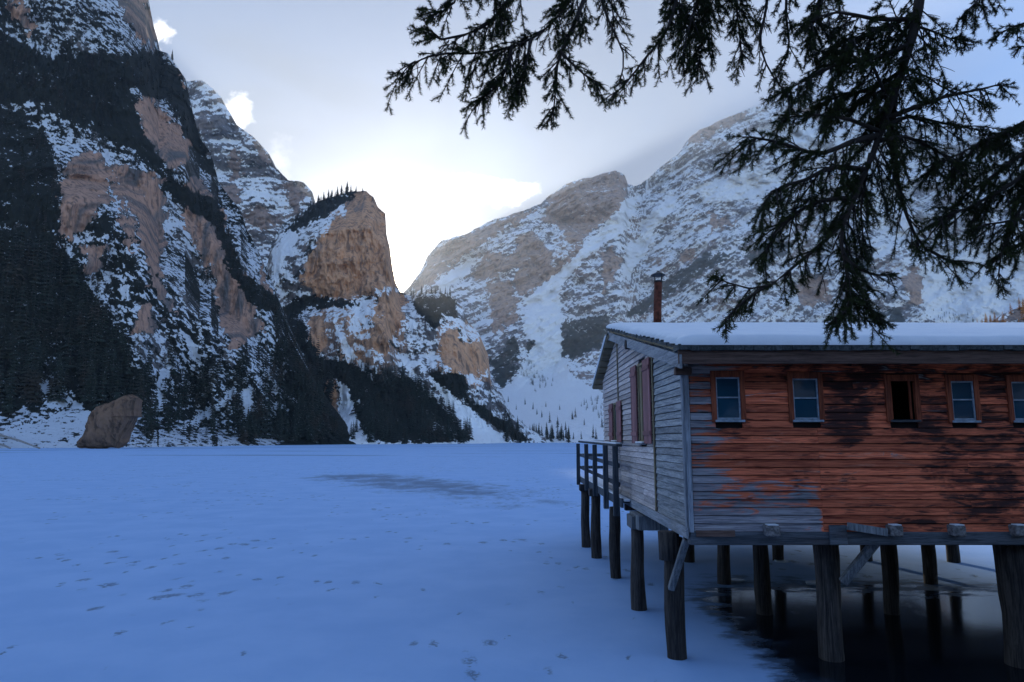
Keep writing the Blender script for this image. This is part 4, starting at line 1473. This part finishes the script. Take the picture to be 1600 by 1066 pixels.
# --- woods on the slopes (masses) and the trees that stand out at their edges
items = []
for poly, n, h0, h1 in (([(-150, 380), (60, 400), (130, 430), (150, 490), (200, 540), (214, 640), (150, 640), (110, 600), (70, 590), (55, 635), (-150, 650)], 420, 9, 21),
                        ([(215, 600), (262, 560), (300, 585), (380, 560), (440, 555), (480, 610), (532, 686), (300, 690), (225, 690)], 190, 8, 20),
                        ([(0, 60), (75, 90), (240, 84), (275, 110), (295, 165), (330, 262), (296, 225), (259, 160), (208, 140), (160, 205), (60, 160), (0, 160)], 330, 5, 11),
                        ([(258, 268), (300, 302), (345, 332), (380, 428), (436, 475), (430, 490), (390, 470), (333, 352)], 150, 5, 10),
                        ([(-100, 160), (60, 180), (92, 300), (95, 370), (0, 350), (-100, 330)], 160, 5, 11),
                        ([(425, 455), (440, 484), (470, 562), (538, 687), (480, 690), (430, 580)], 230, 6, 17)):
    for q in inside(poly, n):
        items.append((surf('near_cliff', *q), tr.uniform(h0, h1)))
wood_mass('cliff_forest', 'dark spruce forest clinging to the near cliff', items, (M_SPRUCE, M_BARK), SPR_RAW)

items = []
for poly, n, h0, h1 in (([(436, 530), (470, 505), (500, 560), (520, 600), (512, 690), (440, 694)], 150, 10, 22),
                        ([(556, 600), (600, 590), (648, 596), (690, 640), (736, 690), (600, 692), (560, 668), (548, 620)], 420, 9, 20),
                        ([(510, 560), (560, 575), (640, 596), (560, 600), (545, 605)], 70, 8, 14),
                        ([(667, 578), (728, 585), (733, 630), (690, 612)], 40, 7, 12), ([(712, 612), (760, 640), (830, 688), (806, 690), (750, 652)], 70, 6, 12),
                        ([(444, 362), (497, 312), (559, 300), (537, 318), (497, 340)], 70, 6, 11), ([(640, 466), (690, 461), (712, 470), (716, 500), (690, 490), (660, 492)], 60, 6, 11)):
    for q in inside(poly, n):
        items.append((surf('rock_tower', *q), tr.uniform(h0, h1)))
wood_mass('tower_forest', 'dark spruce forest at the foot of the rock tower', items, (M_SPRUCE, M_BARK), SPR_RAW)

items = []
for poly, n in (([(766, 567), (801, 530), (812, 550), (797, 594)], 60), ([(806, 576), (828, 559), (841, 585), (876, 598), (837, 614)], 60), ([(872, 506), (920, 497), (950, 497), (950, 532), (894, 559)], 90), ([(903, 634), (947, 616), (990, 640), (947, 662)], 60), ([(1450, 480), (1530, 503), (1550, 518), (1470, 510)], 40)):
    for q in inside(poly, n):
        items.append((surf('high_massif', *q), tr.uniform(6, 13)))
wood_mass('massif_scrub_wood', 'grey green pine wood in patches below the high massif', items, (M_SPRUCE, M_BARK), SPR_RAW)

LS = 'dark spruce rising from the foot of the near cliff'
for i in range(52):
    px = tr.uniform(372, 540)
    py = 694 - abs(tr.normal(0, 1)) * 14 - max(0, (px - 480)) * 0.0
    top = 600 + max(0, px - 470) * .9
    p = surf('near_cliff', min(px, 536), py) if px < 500 else surf('rock_tower', px, py)
    plant('spruce_tree', SPR, p, tr.uniform(16, 27) * (1 - .25 * (px > 500)), LS, 'tree', 'spruces at the foot of the near cliff')
for i in range(26):
    px = tr.uniform(2, 232)
    py = tr.uniform(585, 652) if px < 150 else tr.uniform(600, 672)
    plant('spruce_tree', SPR, surf('near_cliff', px, py), tr.uniform(14, 26), 'dark spruce on the slope above the snowy left bank', 'tree', 'spruces above the left bank')
for i in range(62):
    px = tr.uniform(556, 738)
    py = 692 - tr.uniform(0, 1) ** 1.5 * max(6, (690 - (596 + max(0, px - 640) * .9)))
    plant('spruce_tree', SPR, surf('rock_tower', px, py), tr.uniform(11, 21), 'dark spruce in the shore wood below the rock tower', 'tree', 'spruces below the rock tower')
for px, py, h in ((497, 316, 12), (505, 313, 14), (512, 311, 16), (518, 308, 13), (527, 306, 15), (533, 305, 17), (541, 302, 19), (548, 300, 12), (556, 299, 9), (484, 322, 10), (566, 300, 8)):
    plant('spruce_tree', SPR, surf('rock_tower', px, py), h, 'small spruce on the crest of the rock tower', 'tree', 'spruces on the tower crest', .9)
for i in range(9):
    px = 640 + i * 8 + tr.uniform(-3, 3)
    plant('spruce_tree', SPR, surf('rock_tower', px, 460), tr.uniform(9, 14), 'spruce along the low saddle beside the rock tower', 'tree', 'spruces on the saddle', .9)
for px, py in ((548, 682), (552, 686), (556, 674)):
    plant('spruce_tree', SPR, surf('rock_tower', px, py), tr.uniform(11, 16), 'lone spruce standing in the snow chute at the shore', 'tree', 'spruces in the snow chute')
for i in range(48):
    px = 790 + 110 * tr.random() ** 1.15
    py = 691 - tr.uniform(0, 1) * max(2, 26 - (px - 790) * .2)
    k = 'high_massif' if px > 812 else 'rock_tower'
    plant('spruce_tree', SPR, surf(k, px, py), tr.uniform(11, 24) * (1 - .4 * (px - 790) / 120), 'dark blue green spruce in the row on the far shore', 'tree', 'spruces on the far shore')
for px, py in ((820, 632), (832, 640), (838, 648), (846, 652), (858, 660), (870, 668), (893, 655), (899, 652), (912, 664), (926, 684), (931, 686), (908, 686), (883, 672), (940, 668), (874, 640), (852, 636), (794, 628), (806, 640)):
    plant('spruce_tree', SPR, surf('high_massif', px, py), tr.uniform(9, 18), 'scattered spruce on the open snow slope beyond the lake', 'tree', 'spruces on the snow slope', .85)
for px, py in ((1498, 500), (1512, 497), (1520, 503)):
    plant('spruce_tree', SPR, surf('high_massif', px, py), tr.uniform(12, 20), 'spruce on the snowfield behind the roof ridge', 'tree', 'spruces behind the roof')
plant('spruce_tree', SPR, surf('near_cliff', 268, 88), 11, 'lone bare topped spruce on the rim of the near cliff', 'tree', None, .7)
for i in range(60):
    px = 1520 + 150 * tr.random()
    topy = np.interp(px, [1520, 1600, 1680], [524, 478, 440])
    py = topy + tr.uniform(0, 1) ** 1.5 * 55
    plant('larch_tree', LAR, surf('larch_hill', px, py), tr.uniform(9, 16), 'golden orange larch on the hillside behind the boathouse', 'tree', 'larches on the hillside')

# --- unseen wood behind the camera, added to dim the near ice and hut front
items = []
for i in range(420):
    X = tr.uniform(-110, 120); Y = tr.uniform(-110, -20.0)
    if Y > -30 and abs(X) < 40: continue
    items.append(((X, Y, float(shore_z(np.array(X), np.array(Y)))), tr.uniform(17, 27)))
wood_mass('shade_forest', 'unseen spruce forest added to shade the near shore', items, (M_SPRUCE, M_BARK), SPR_RAW)

# --- boulder and drift logs on the left shore
M_BOULD = mountain_material('boulder_rock', (0.05, 0.042, 0.04), (0.19, 0.115, 0.08), (0.01, 0.012, 0.01), 0.5, 0.2)


def boulder():
    outline = [(124, 700), (140, 668), (150, 640), (172, 630), (186, 626), (205, 616), (216, 622), (212, 650), (196, 676), (186, 702)]
    d = 264.0
    pts = np.array([at(x, y, d) for x, y in outline])
    c = pts.mean(0)
    n = len(pts)
    V = []; F = []
    rings = [(0.0, 1.0), (-4.5, .93), (-8.0, .70), (-9.5, .30)]
    r = np.random.default_rng(3)
    R2 = []
    # resample the outline finely
    m = 120
    t = np.linspace(0, n, m, endpoint=False)
    ring = np.stack([np.interp(t, np.arange(n + 1), np.append(pts[:, k], pts[0, k])) for k in (0, 2)], -1)
    ring += 1.3 * np.stack([fbm(t * 1.7, t * 0 + 3.3, 4, 6, .6), fbm(t * 1.7 + 50, t * 0 + 1.1, 4, 7, .6)], -1)
    key = np.array([(7, .6), (4, .9), (0, 1.0), (-2, .99), (-4, .95), (-5.5, .86), (-6.5, .74), (-7.2, .6), (-7.6, .45), (-7.9, .3), (-8.0, .12), (-8.0, .0)])
    for u in np.linspace(0, 11, 46):
        dy = np.interp(u, np.arange(12), key[:, 0]); s = np.interp(u, np.arange(12), key[:, 1])
        q = c[[0, 2]] + (ring - c[[0, 2]]) * s
        jit = 2.6 * fbm(q[:, 0] / 4 + q[:, 1] / 9, q[:, 1] / 12, 5, 4, .62, True)
        R2.append(np.stack([q[:, 0], c[1] + dy + jit * (s < .99) * min(1, s * 1.6), q[:, 1]], -1))
    V = np.concatenate(R2)
    k = len(R2)
    idx = np.arange(k * m).reshape(k, m)
    f = np.stack([idx[:-1], np.roll(idx[:-1], -1, 1), np.roll(idx[1:], -1, 1), idx[1:]], -1).reshape(-1, 4)
    me = mesh_np('boulder', V, f, False)
    a = me.attributes.new('cover', 'FLOAT_VECTOR', 'POINT')
    cov = np.zeros((len(V), 3)); cov[:, 2] = .9; cov[:, 1] = 0
    a.data.foreach_set('vector', cov.astype(np.float32).ravel())
    o = link('boulder', me, M_BOULD)
    return tag(o, 'huge brown leaning boulder standing at the edge of the frozen lake', 'boulder')


boulder()
M_LOG = plain('drift_log', (0.26, 0.24, 0.23), 0.9, 0.4, 1.0)
for (a, b, lab) in (((2, 680), (62, 700), 'long bare drift log slanting down the left bank'), ((-4, 694), (16, 700), 'short drift log lying across the foot of the left bank')):
    p = np.array(surf('near_cliff', *a)) - np.array([0, .6, 0]); q = at(b[0], b[1], 252.0); q[2] = 0.3
    o = MB().tube([p, (p + q) / 2 + np.array([0, 0, .3]), q], [.45, .4, .3], 6).build('drift_log', M_LOG)
    tag(o, lab, 'log')

# ------------------------------------------------------------------ the big spruce over the camera
M_NEEDLE = needle_mat('near_needles', (0.022, 0.032, 0.014), (0.065, 0.078, 0.028), 0.0, 6.0)
M_TWIG = plain('spruce_twig', (0.040, 0.032, 0.028), 0.9, 0.35, 20, 0, 0.3)
sp_rng = np.random.default_rng(77)
TRUNK = Vector((4.6, 0.4, float(shore_z(np.array(4.6), np.array(0.4)))))
spruce = empty('overhanging_spruce', TRUNK)
tag(spruce, 'big spruce whose dark drooping branches hang into view above the boathouse', 'tree')
SP_INV = Matrix.Translation(-TRUNK)


def spart(o, parent=None):
    o.parent = parent or spruce
    o.matrix_parent_inverse = SP_INV
    return o


def spart2(o, parent):
    o.parent = parent
    o.matrix_parent_inverse = Matrix.Identity(4)
    return o


tp = [TRUNK + Vector((0, 0, -.3)), TRUNK + Vector((0, 0, .4)), TRUNK + Vector((.03, .02, 3)), TRUNK + Vector((0, .05, 7)), TRUNK + Vector((-.02, .05, 11)), TRUNK + Vector((0, 0, 17))]
spart(MB().tube(tp, [.42, .32, .27, .22, .16, .03], 14, .04).build('trunk', M_BARK, None, 0, True))


def smooth_path(pts, step=0.03):
    p = np.array(pts, float)
    if len(p) > 2:   # smooth curve through the points
        L = np.linalg.norm(np.diff(p, axis=0), axis=1)
        c = np.concatenate([[0], np.cumsum(L)])
        m = np.gradient(p, c, axis=0)
        out = []
        for i in range(len(p) - 1):
            n = max(2, int(L[i] / step))
            t = np.linspace(0, 1, n, endpoint=False)[:, None]
            out.append((2 * t ** 3 - 3 * t ** 2 + 1) * p[i] + (t ** 3 - 2 * t ** 2 + t) * L[i] * m[i] + (-2 * t ** 3 + 3 * t ** 2) * p[i + 1] + (t ** 3 - t ** 2) * L[i] * m[i + 1])
        out.append(p[-1:])
        return np.vstack(out)
    n = max(2, int(np.linalg.norm(p[1] - p[0]) / step))
    return p[0] + (p[1] - p[0]) * np.linspace(0, 1, n + 1)[:, None]


class Twigs:
    """thin wood and needles of one branch"""

    def __init__(self):
        self.wv = []; self.wf = []; self.wo = 0
        self.a = []; self.d = []; self.l = []

    def stick(self, path, r0, r1, n=4):
        p = np.asarray(path)
        k = len(p)
        t = np.gradient(p, axis=0)
        t /= np.linalg.norm(t, axis=1, keepdims=True) + 1e-9
        ref = np.where(np.abs(t[:, 2:3]) < .9, np.array([[0, 0, 1.0]]), np.array([[1.0, 0, 0]]))
        s = np.cross(t, ref); s /= np.linalg.norm(s, axis=1, keepdims=True) + 1e-9
        u = np.cross(s, t)
        r = np.linspace(r0, r1, k)[:, None]
        ring = []
        for j in range(n):
            a = 2 * math.pi * j / n
            ring.append(p + s * (math.cos(a) * r) + u * (math.sin(a) * r))
        V = np.stack(ring, 1).reshape(-1, 3)
        idx = np.arange(k * n).reshape(k, n) + self.wo
        f = np.stack([idx[:-1], np.roll(idx[:-1], -1, 1), np.roll(idx[1:], -1, 1), idx[1:]], -1).reshape(-1, 4)
        self.wv.append(V); self.wf.append(f); self.wo += len(V)

    def needles(self, path, dens=1.0, length=.019):
        """rows of needles along a shoot"""
        p = np.asarray(path)
        seg = np.linalg.norm(np.diff(p, axis=0), axis=1)
        L = seg.sum()
        n = max(6, int(L * 1350 * dens))
        s = sp_rng.random(n) * L
        c = np.concatenate([[0], np.cumsum(seg)])
        base = np.stack([np.interp(s, c, p[:, k]) for k in range(3)], -1)
        i = np.clip(np.searchsorted(c, s) - 1, 0, len(seg) - 1)
        t = np.diff(p, axis=0)[i]; t /= np.linalg.norm(t, axis=1, keepdims=True) + 1e-9
        rnd = sp_rng.normal(size=(n, 3)); rnd[:, 2] *= .75
        perp = rnd - t * (rnd * t).sum(1, keepdims=True)
        perp /= np.linalg.norm(perp, axis=1, keepdims=True) + 1e-9
        d = t * .62 + perp * .85
        d /= np.linalg.norm(d, axis=1, keepdims=True)
        self.a.append(base); self.d.append(d); self.l.append(length * sp_rng.uniform(.7, 1.15, n))

    def shoot(self, origin, direction, L, droop, dens=1.0, bare=0.0):
        n = max(4, int(L / .018))
        t = np.linspace(0, 1, n)[:, None]
        d = np.asarray(direction, float); d = d / (np.linalg.norm(d) + 1e-9)
        p = origin + d * L * t + np.array([0, 0, -1.0]) * droop * L * t ** 2 + sp_rng.normal(scale=.05 * L, size=3) * t * (1 - t) * 2
        self.stick(p, .0022 + .002 * L, .0012, 3)
        k = int(bare * n)
        if bare < .95:
            self.needles(p[k:], dens)
        return p

    def objects(self, name, limb_pts, r0, r1):
        mb = Twigs2(self)
        return mb


def sub_branch(tw, o, d, L, droop, leafy=1.0, bare=.15):
    """a side branch with alternate shoots, feathered towards its end"""
    n = max(5, int(L / .02))
    t = np.linspace(0, 1, n)[:, None]
    d = d / (np.linalg.norm(d) + 1e-9)
    side0 = sp_rng.normal(size=3)
    p = o + d * L * t + np.array([0, 0, -1.0]) * droop * L * t ** 1.7 + side0 * .10 * L * t * (1 - t)
    tw.stick(p, .003 + .006 * L, .0014, 4)
    tw.needles(p[int(n * .45):], .8 * leafy)
    gap = .024
    s = bare * L
    flip = 1
    while s < L * .97:
        i = min(n - 2, int(s / L * (n - 1)))
        tang = p[i + 1] - p[i]; tang /= np.linalg.norm(tang) + 1e-9
        sd = np.cross(tang, np.array([0, 0.35, 1.0])) * flip + sp_rng.normal(scale=.35, size=3)
        sd -= tang * (sd @ tang); sd /= np.linalg.norm(sd) + 1e-9
        dr = tang * .75 + sd * .75
        ln = sp_rng.uniform(.045, .105) * (1.15 - .55 * s / L) * min(1.0, .45 + L * 1.6)
        dead = sp_rng.random() > leafy * (.55 + .6 * s / L)
        q = tw.shoot(p[i], dr, ln, sp_rng.uniform(.1, .5), 1.0, .98 if dead else 0.0)
        if not dead and ln > .07 and sp_rng.random() < .8:
            for f2 in (-1, 1):
                j = len(q) // 2
                d2 = (q[-1] - q[0]); d2 /= np.linalg.norm(d2)
                tw.shoot(q[j], d2 + f2 * .8 * np.cross(d2, np.array([0.0, 1, .3])), ln * .55, .2)
        flip = -flip
        s += gap * sp_rng.uniform(.6, 1.5)
    return p


def finish(tw, name_limb, path, r0, r1):
    """limb object with its twigs (wood) and needles as children"""
    keep = path[::3] if len(path) > 8 else path
    n = len(keep)
    mb = MB().tube([tuple(q) for q in keep], list(np.linspace(r0, r1, n)), 9, .06)
    limb = spart(mb.build(name_limb, M_BARK, None, 0, True))
    if tw.wv:
        o = link('twigs', mesh_np('twigs', np.concatenate(tw.wv), np.concatenate(tw.wf), True), M_TWIG)
        spart2(o, limb)['kind'] = 'stuff'
    if tw.a:
        a = np.concatenate(tw.a); d = np.concatenate(tw.d); l = np.concatenate(tw.l)[:, None]
        w = np.cross(d, sp_rng.normal(size=d.shape)); w /= np.linalg.norm(w, axis=1, keepdims=True) + 1e-9
        w *= .0013
        V = np.stack([a - w, a + w, a + d * l], 1).reshape(-1, 3)
        F = np.arange(len(V)).reshape(-1, 3)
        o = link('needles', mesh_np('needles', V, F), M_NEEDLE)
        spart2(o, limb)['kind'] = 'stuff'
    return limb


def limb(pts, r0, r1, subs, sublen, leafy=1.0, start=.15, down=.55, spread=1.0, droop=.35, tips=True, root=None, subdens=1.0):
    """pts: (photo x, photo y, distance); root: where it leaves the trunk"""
    P = [at(x, y, d) for x, y, d in pts]
    if root is not None:
        P = [np.array(q, float) for q in root] + P
    path = smooth_path(P)
    tw = Twigs()
    vis = len(path)
    k0 = 0
    if root is not None:
        # only the part that comes into view carries twigs
        dist = np.linalg.norm(path - P[len(root)], axis=1)
        k0 = int(np.argmin(dist))
    n = len(path)
    subs = int(subs * 1.35)
    for i in range(subs):
        s = start + (1 - start) * (i + sp_rng.random()) / subs
        k = min(n - 2, int(k0 + (n - k0) * s))
        tang = path[min(k + 3, n - 1)] - path[max(k - 3, 0)]; tang /= np.linalg.norm(tang) + 1e-9
        sd = sp_rng.normal(size=3); sd[1] *= .8
        sd -= tang * (sd @ tang); sd /= np.linalg.norm(sd) + 1e-9
        d = tang * .8 + sd * .75 * spread + np.array([0, 0, -down]) * sp_rng.uniform(.3, 1.2)
        L = sublen * sp_rng.uniform(.5, 1.15) * (1.1 - .45 * s)
        sub_branch(tw, path[k], d, L, droop * sp_rng.uniform(.3, 1.2), leafy)
    if tips:
        sub_branch(tw, path[-3], path[-1] - path[-5], sublen * .6, droop * .4, 1.0, 0.0)
    return finish(tw, 'branch', path, r0, r1)


T = np.array(TRUNK)
# drooping main limb in the right half
limb([(1445, -40, 3.3), (1428, 50, 3.25), (1404, 125, 3.2), (1382, 190, 3.15), (1360, 250, 3.1), (1330, 320, 3.05), (1314, 370, 3.0), (1322, 420, 2.98), (1326, 470, 2.96)], .075, .004, 60, .34, .85, .05, .5, 1.1, .4,
     root=[T + np.array([-.1, .1, 5.6]), T + np.array([-1.2, 1.1, 5.2])])
limb([(1400, 135, 3.2), (1392, 200, 3.3), (1400, 270, 3.35), (1418, 340, 3.35), (1445, 388, 3.3), (1475, 405, 3.25), (1500, 410, 3.22)], .018, .004, 20, .24, .7, .1, .7)
limb([(1345, 290, 3.08), (1310, 355, 3.0), (1278, 386, 2.95), (1242, 415, 2.9), (1195, 449, 2.86), (1160, 450, 2.84), (1118, 432, 2.82)], .013, .003, 15, .17, .9, .35, .5)
limb([(1318, 400, 2.98), (1345, 422, 2.95), (1374, 430, 2.95), (1405, 427, 2.95)], .008, .003, 4, .12, .4, .3)
limb([(1370, 212, 3.13), (1330, 222, 3.05), (1280, 240, 2.98), (1215, 222, 2.9), (1160, 212, 2.86)], .016, .004, 17, .26, 1.0, .2, .6)
limb([(1372, 205, 3.13), (1320, 185, 3.05), (1262, 180, 3.0), (1215, 186, 2.96)], .012, .003, 10, .18, .9, .3, .35)
limb([(1350, 265, 3.09), (1300, 262, 3.0), (1250, 285, 2.95), (1205, 300, 2.9), (1192, 330, 2.9)], .014, .004, 17, .26, 1.0, .2, .8)
limb([(1335, 310, 3.05), (1290, 312, 3.0), (1235, 340, 2.95), (1205, 372, 2.92), (1196, 400, 2.9)], .012, .003, 14, .22, 1.0, .25, .7)
limb([(1322, 440, 2.97), (1330, 470, 2.9), (1316, 492, 2.86), (1296, 506, 2.84)], .008, .003, 9, .13, 1.0, .1, .6)
limb([(1325, 455, 2.97), (1350, 478, 2.92), (1372, 500, 2.9)], .007, .003, 7, .13, 1.0, .1, .5)
limb([(1190, 450, 2.86), (1165, 468, 2.82), (1140, 492, 2.80), (1130, 512, 2.79)], .006, .003, 7, .09, 1.0, .2, .5)
# crown of shoots round the top of that limb
limb([(1420, 70, 3.24), (1370, 90, 3.2), (1310, 100, 3.1), (1255, 128, 3.0), (1222, 142, 2.95)], .015, .004, 18, .27, 1.0, .15, .6)
limb([(1432, 30, 3.27), (1370, 30, 3.2), (1300, 20, 3.15), (1262, 40, 3.1)], .014, .004, 15, .28, 1.0, .15, .7)
limb([(1428, 40, 3.26), (1460, 50, 3.3), (1485, 60, 3.3), (1508, 62, 3.3)], .009, .003, 10, .16, 1.0, .2, .5)
limb([(1402, 130, 3.2), (1440, 115, 3.3), (1462, 130, 3.32), (1492, 146, 3.35)], .008, .003, 5, .12, .35, .3, .5)
limb([(1385, 185, 3.15), (1430, 168, 3.2), (1480, 150, 3.25), (1530, 140, 3.3), (1570, 130, 3.32)], .014, .004, 14, .20, 1.0, .25, .35)
limb([(1380, 200, 3.14), (1420, 182, 3.2), (1460, 190, 3.25), (1510, 200, 3.3), (1545, 206, 3.3)], .012, .003, 12, .24, .9, .2, .8)
limb([(1375, 220, 3.12), (1420, 215, 3.2), (1470, 240, 3.25), (1510, 268, 3.3)], .012, .003, 13, .26, .9, .2, .8)
limb([(1360, 240, 3.1), (1350, 290, 3.1), (1345, 340, 3.1), (1352, 385, 3.08)], .010, .003, 12, .2, .6, .1, .8)
limb([(1390, 170, 3.16), (1372, 120, 3.1), (1330, 60, 3.0), (1318, 90, 2.95)], .010, .003, 12, .22, 1.0, .2, .9)
# branches coming in from the right edge
limb([(1700, 130, 3.5), (1620, 185, 3.4), (1560, 210, 3.35), (1500, 240, 3.3), (1450, 265, 3.25)], .022, .004, 26, .30, 1.0, .1, .7, root=[T + np.array([-.1, .1, 4.2]), T + np.array([-.9, 1.4, 3.9])])
limb([(1700, 230, 3.45), (1620, 262, 3.35), (1560, 300, 3.3), (1500, 330, 3.25), (1462, 345, 3.2)], .018, .004, 26, .30, 1.0, .1, .8)
limb([(1700, 300, 3.4), (1630, 330, 3.3), (1580, 345, 3.25), (1530, 352, 3.2)], .014, .004, 18, .26, 1.0, .1, .9)
limb([(1680, 260, 3.4), (1610, 300, 3.3), (1580, 360, 3.25), (1562, 410, 3.2), (1560, 445, 3.18)], .012, .003, 15, .18, 1.0, .15, .8)
limb([(1690, -30, 3.3), (1640, 20, 3.25), (1590, 40, 3.2), (1560, 52, 3.18)], .012, .003, 12, .18, 1.0, .1, .6)
limb([(1560, -60, 3.3), (1540, -20, 3.25), (1520, 10, 3.2), (1500, 25, 3.18)], .010, .003, 12, .18, 1.0, .1, .6)
limb([(1680, 80, 3.4), (1630, 75, 3.35), (1590, 72, 3.3)], .008, .003, 6, .12, 1.0, .2, .4)
limb([(1720, 180, 3.6), (1640, 215, 3.5), (1585, 250, 3.45), (1530, 290, 3.4), (1490, 318, 3.4)], .016, .004, 24, .3, 1.0, .1, .8)
limb([(1720, 60, 3.7), (1640, 170, 3.6), (1590, 195, 3.55), (1545, 225, 3.5)], .016, .004, 18, .28, 1.0, .1, .8)
limb([(1700, 350, 3.5), (1640, 370, 3.4), (1590, 385, 3.35), (1555, 400, 3.3)], .012, .004, 14, .22, 1.0, .1, .8)
limb([(1420, 60, 3.3), (1400, 40, 3.3), (1350, 55, 3.3), (1300, 70, 3.3)], .012, .004, 18, .3, 1.0, .1, .9)
limb([(1410, 110, 3.25), (1360, 140, 3.3), (1310, 150, 3.3), (1280, 165, 3.3)], .012, .004, 18, .3, 1.0, .1, .9)
limb([(1300, -60, 3.3), (1285, 0, 3.25), (1270, 40, 3.2), (1262, 75, 3.2)], .010, .003, 16, .26, 1.0, .1, .9)
limb([(1120, -60, 3.2), (1090, 0, 3.15), (1075, 50, 3.1), (1066, 85, 3.1)], .010, .003, 16, .24, 1.0, .1, .8)
# branches along the top, reaching left
limb([(1010, -180, 3.5), (905, -20, 3.3), (868, 30, 3.2), (820, 66, 3.1), (780, 78, 3.05), (735, 84, 3.0), (690, 84, 2.95), (650, 96, 2.9), (632, 106, 2.88)], .024, .004, 40, .27, 1.0, .22, .55, 1.1, .35,
     root=[T + np.array([-.1, .1, 6.6]), T + np.array([-1.8, 1.2, 6.4]), T + np.array([-3.0, 2.3, 6.2])])
limb([(840, -60, 3.2), (798, -5, 3.1), (765, 35, 3.05), (725, 55, 3.0), (690, 62, 2.96), (662, 40, 2.94)], .015, .004, 20, .22, 1.0, .2, .5)
limb([(920, -20, 3.25), (892, 50, 3.15), (872, 95, 3.1), (868, 140, 3.05), (864, 185, 3.02)], .013, .003, 20, .19, .95, .15, .6)
limb([(800, 72, 3.08), (790, 110, 3.02), (770, 140, 2.98), (745, 160, 2.95)], .009, .003, 15, .19, 1.0, .1, .7)
limb([(830, 60, 3.1), (820, 110, 3.04), (812, 150, 3.0)], .008, .003, 12, .18, 1.0, .1, .8)
limb([(875, 80, 3.1), (905, 110, 3.05), (925, 125, 3.02), (938, 132, 3.0)], .008, .003, 8, .12, .9, .2, .5)
limb([(700, -60, 3.05), (715, -10, 3.0), (700, 15, 2.96), (672, 20, 2.93)], .009, .003, 9, .17, 1.0, .2, .5)
limb([(930, -40, 3.25), (950, 30, 3.15), (975, 90, 3.1), (968, 130, 3.05)], .008, .003, 6, .13, .3, .2, .5)
limb([(1090, -120, 3.4), (1062, -20, 3.25), (1040, 50, 3.15), (1005, 95, 3.05), (978, 130, 3.0), (955, 152, 2.97)], .013, .003, 19, .19, 1.0, .25, .5)
limb([(1130, -100, 3.4), (1110, -10, 3.3), (1100, 50, 3.2), (1092, 100, 3.15)], .013, .003, 26, .26, 1.0, .1, .7, root=[T + np.array([-.1, .1, 6.0]), T + np.array([-1.6, 1.5, 5.9])])
limb([(1150, -80, 3.35), (1150, 0, 3.3), (1155, 50, 3.25), (1160, 90, 3.2)], .010, .003, 18, .22, 1.0, .1, .8)
limb([(1040, -60, 3.3), (1055, 0, 3.25), (1070, 40, 3.2)], .009, .003, 14, .24, 1.0, .1, .8)
limb([(1205, -60, 3.35), (1196, 20, 3.25), (1188, 70, 3.2), (1205, 115, 3.15), (1232, 150, 3.1)], .010, .003, 9, .16, .5, .2, .6)
limb([(1235, -60, 3.35), (1228, 20, 3.25), (1232, 80, 3.2), (1212, 125, 3.15)], .009, .003, 12, .16, .9, .2, .6)
limb([(960, -80, 3.3), (955, -10, 3.2), (960, 40, 3.15)], .008, .003, 9, .2, .7, .1, .8)
limb([(760, -80, 3.1), (770, -10, 3.05), (785, 40, 3.0)], .008, .003, 9, .2, .7, .1, .8)
# upper whorls out of the frame
for k in range(10):
    a = k * 2.4
    z = 7.5 + k * .85
    L = 2.6 - .18 * k
    P = np.array([T + np.array([0, 0, z]), T + np.array([math.cos(a) * L * .5, math.sin(a) * L * .5, z + .05]), T + np.array([math.cos(a) * L, math.sin(a) * L, z - .5])])
    path = smooth_path(P, .05)
    tw = Twigs()
    for i in range(9):
        q = int(len(path) * (.25 + .72 * i / 9))
        d = path[min(q + 1, len(path) - 1)] - path[q - 1]
        sub_branch(tw, path[q], d / np.linalg.norm(d) + sp_rng.normal(size=3) * .6, .4, .5)
    finish(tw, 'branch', path, .03, .006)

# ------------------------------------------------------------------ the air of the valley
def build_haze():
    m = bpy.data.materials.new('valley_haze')
    m.use_nodes = True
    g = NT(m.node_tree)
    g.n.clear()
    out = g.new('ShaderNodeOutputMaterial')
    v = g.new('ShaderNodeVolumePrincipled')
    v.inputs['Color'].default_value = (0.78, 0.88, 1.0, 1)
    v.inputs['Density'].default_value = 0.00012
    v.inputs['Anisotropy'].default_value = 0.45
    g.l.new(v.outputs[0], out.inputs['Volume'])
    o = MB().box(-2600, 3300, -400, 3600, -8.0, 1420).build('haze', m)
    tag(o, 'pale haze filling the valley air', None, None, 'stuff')


build_haze()
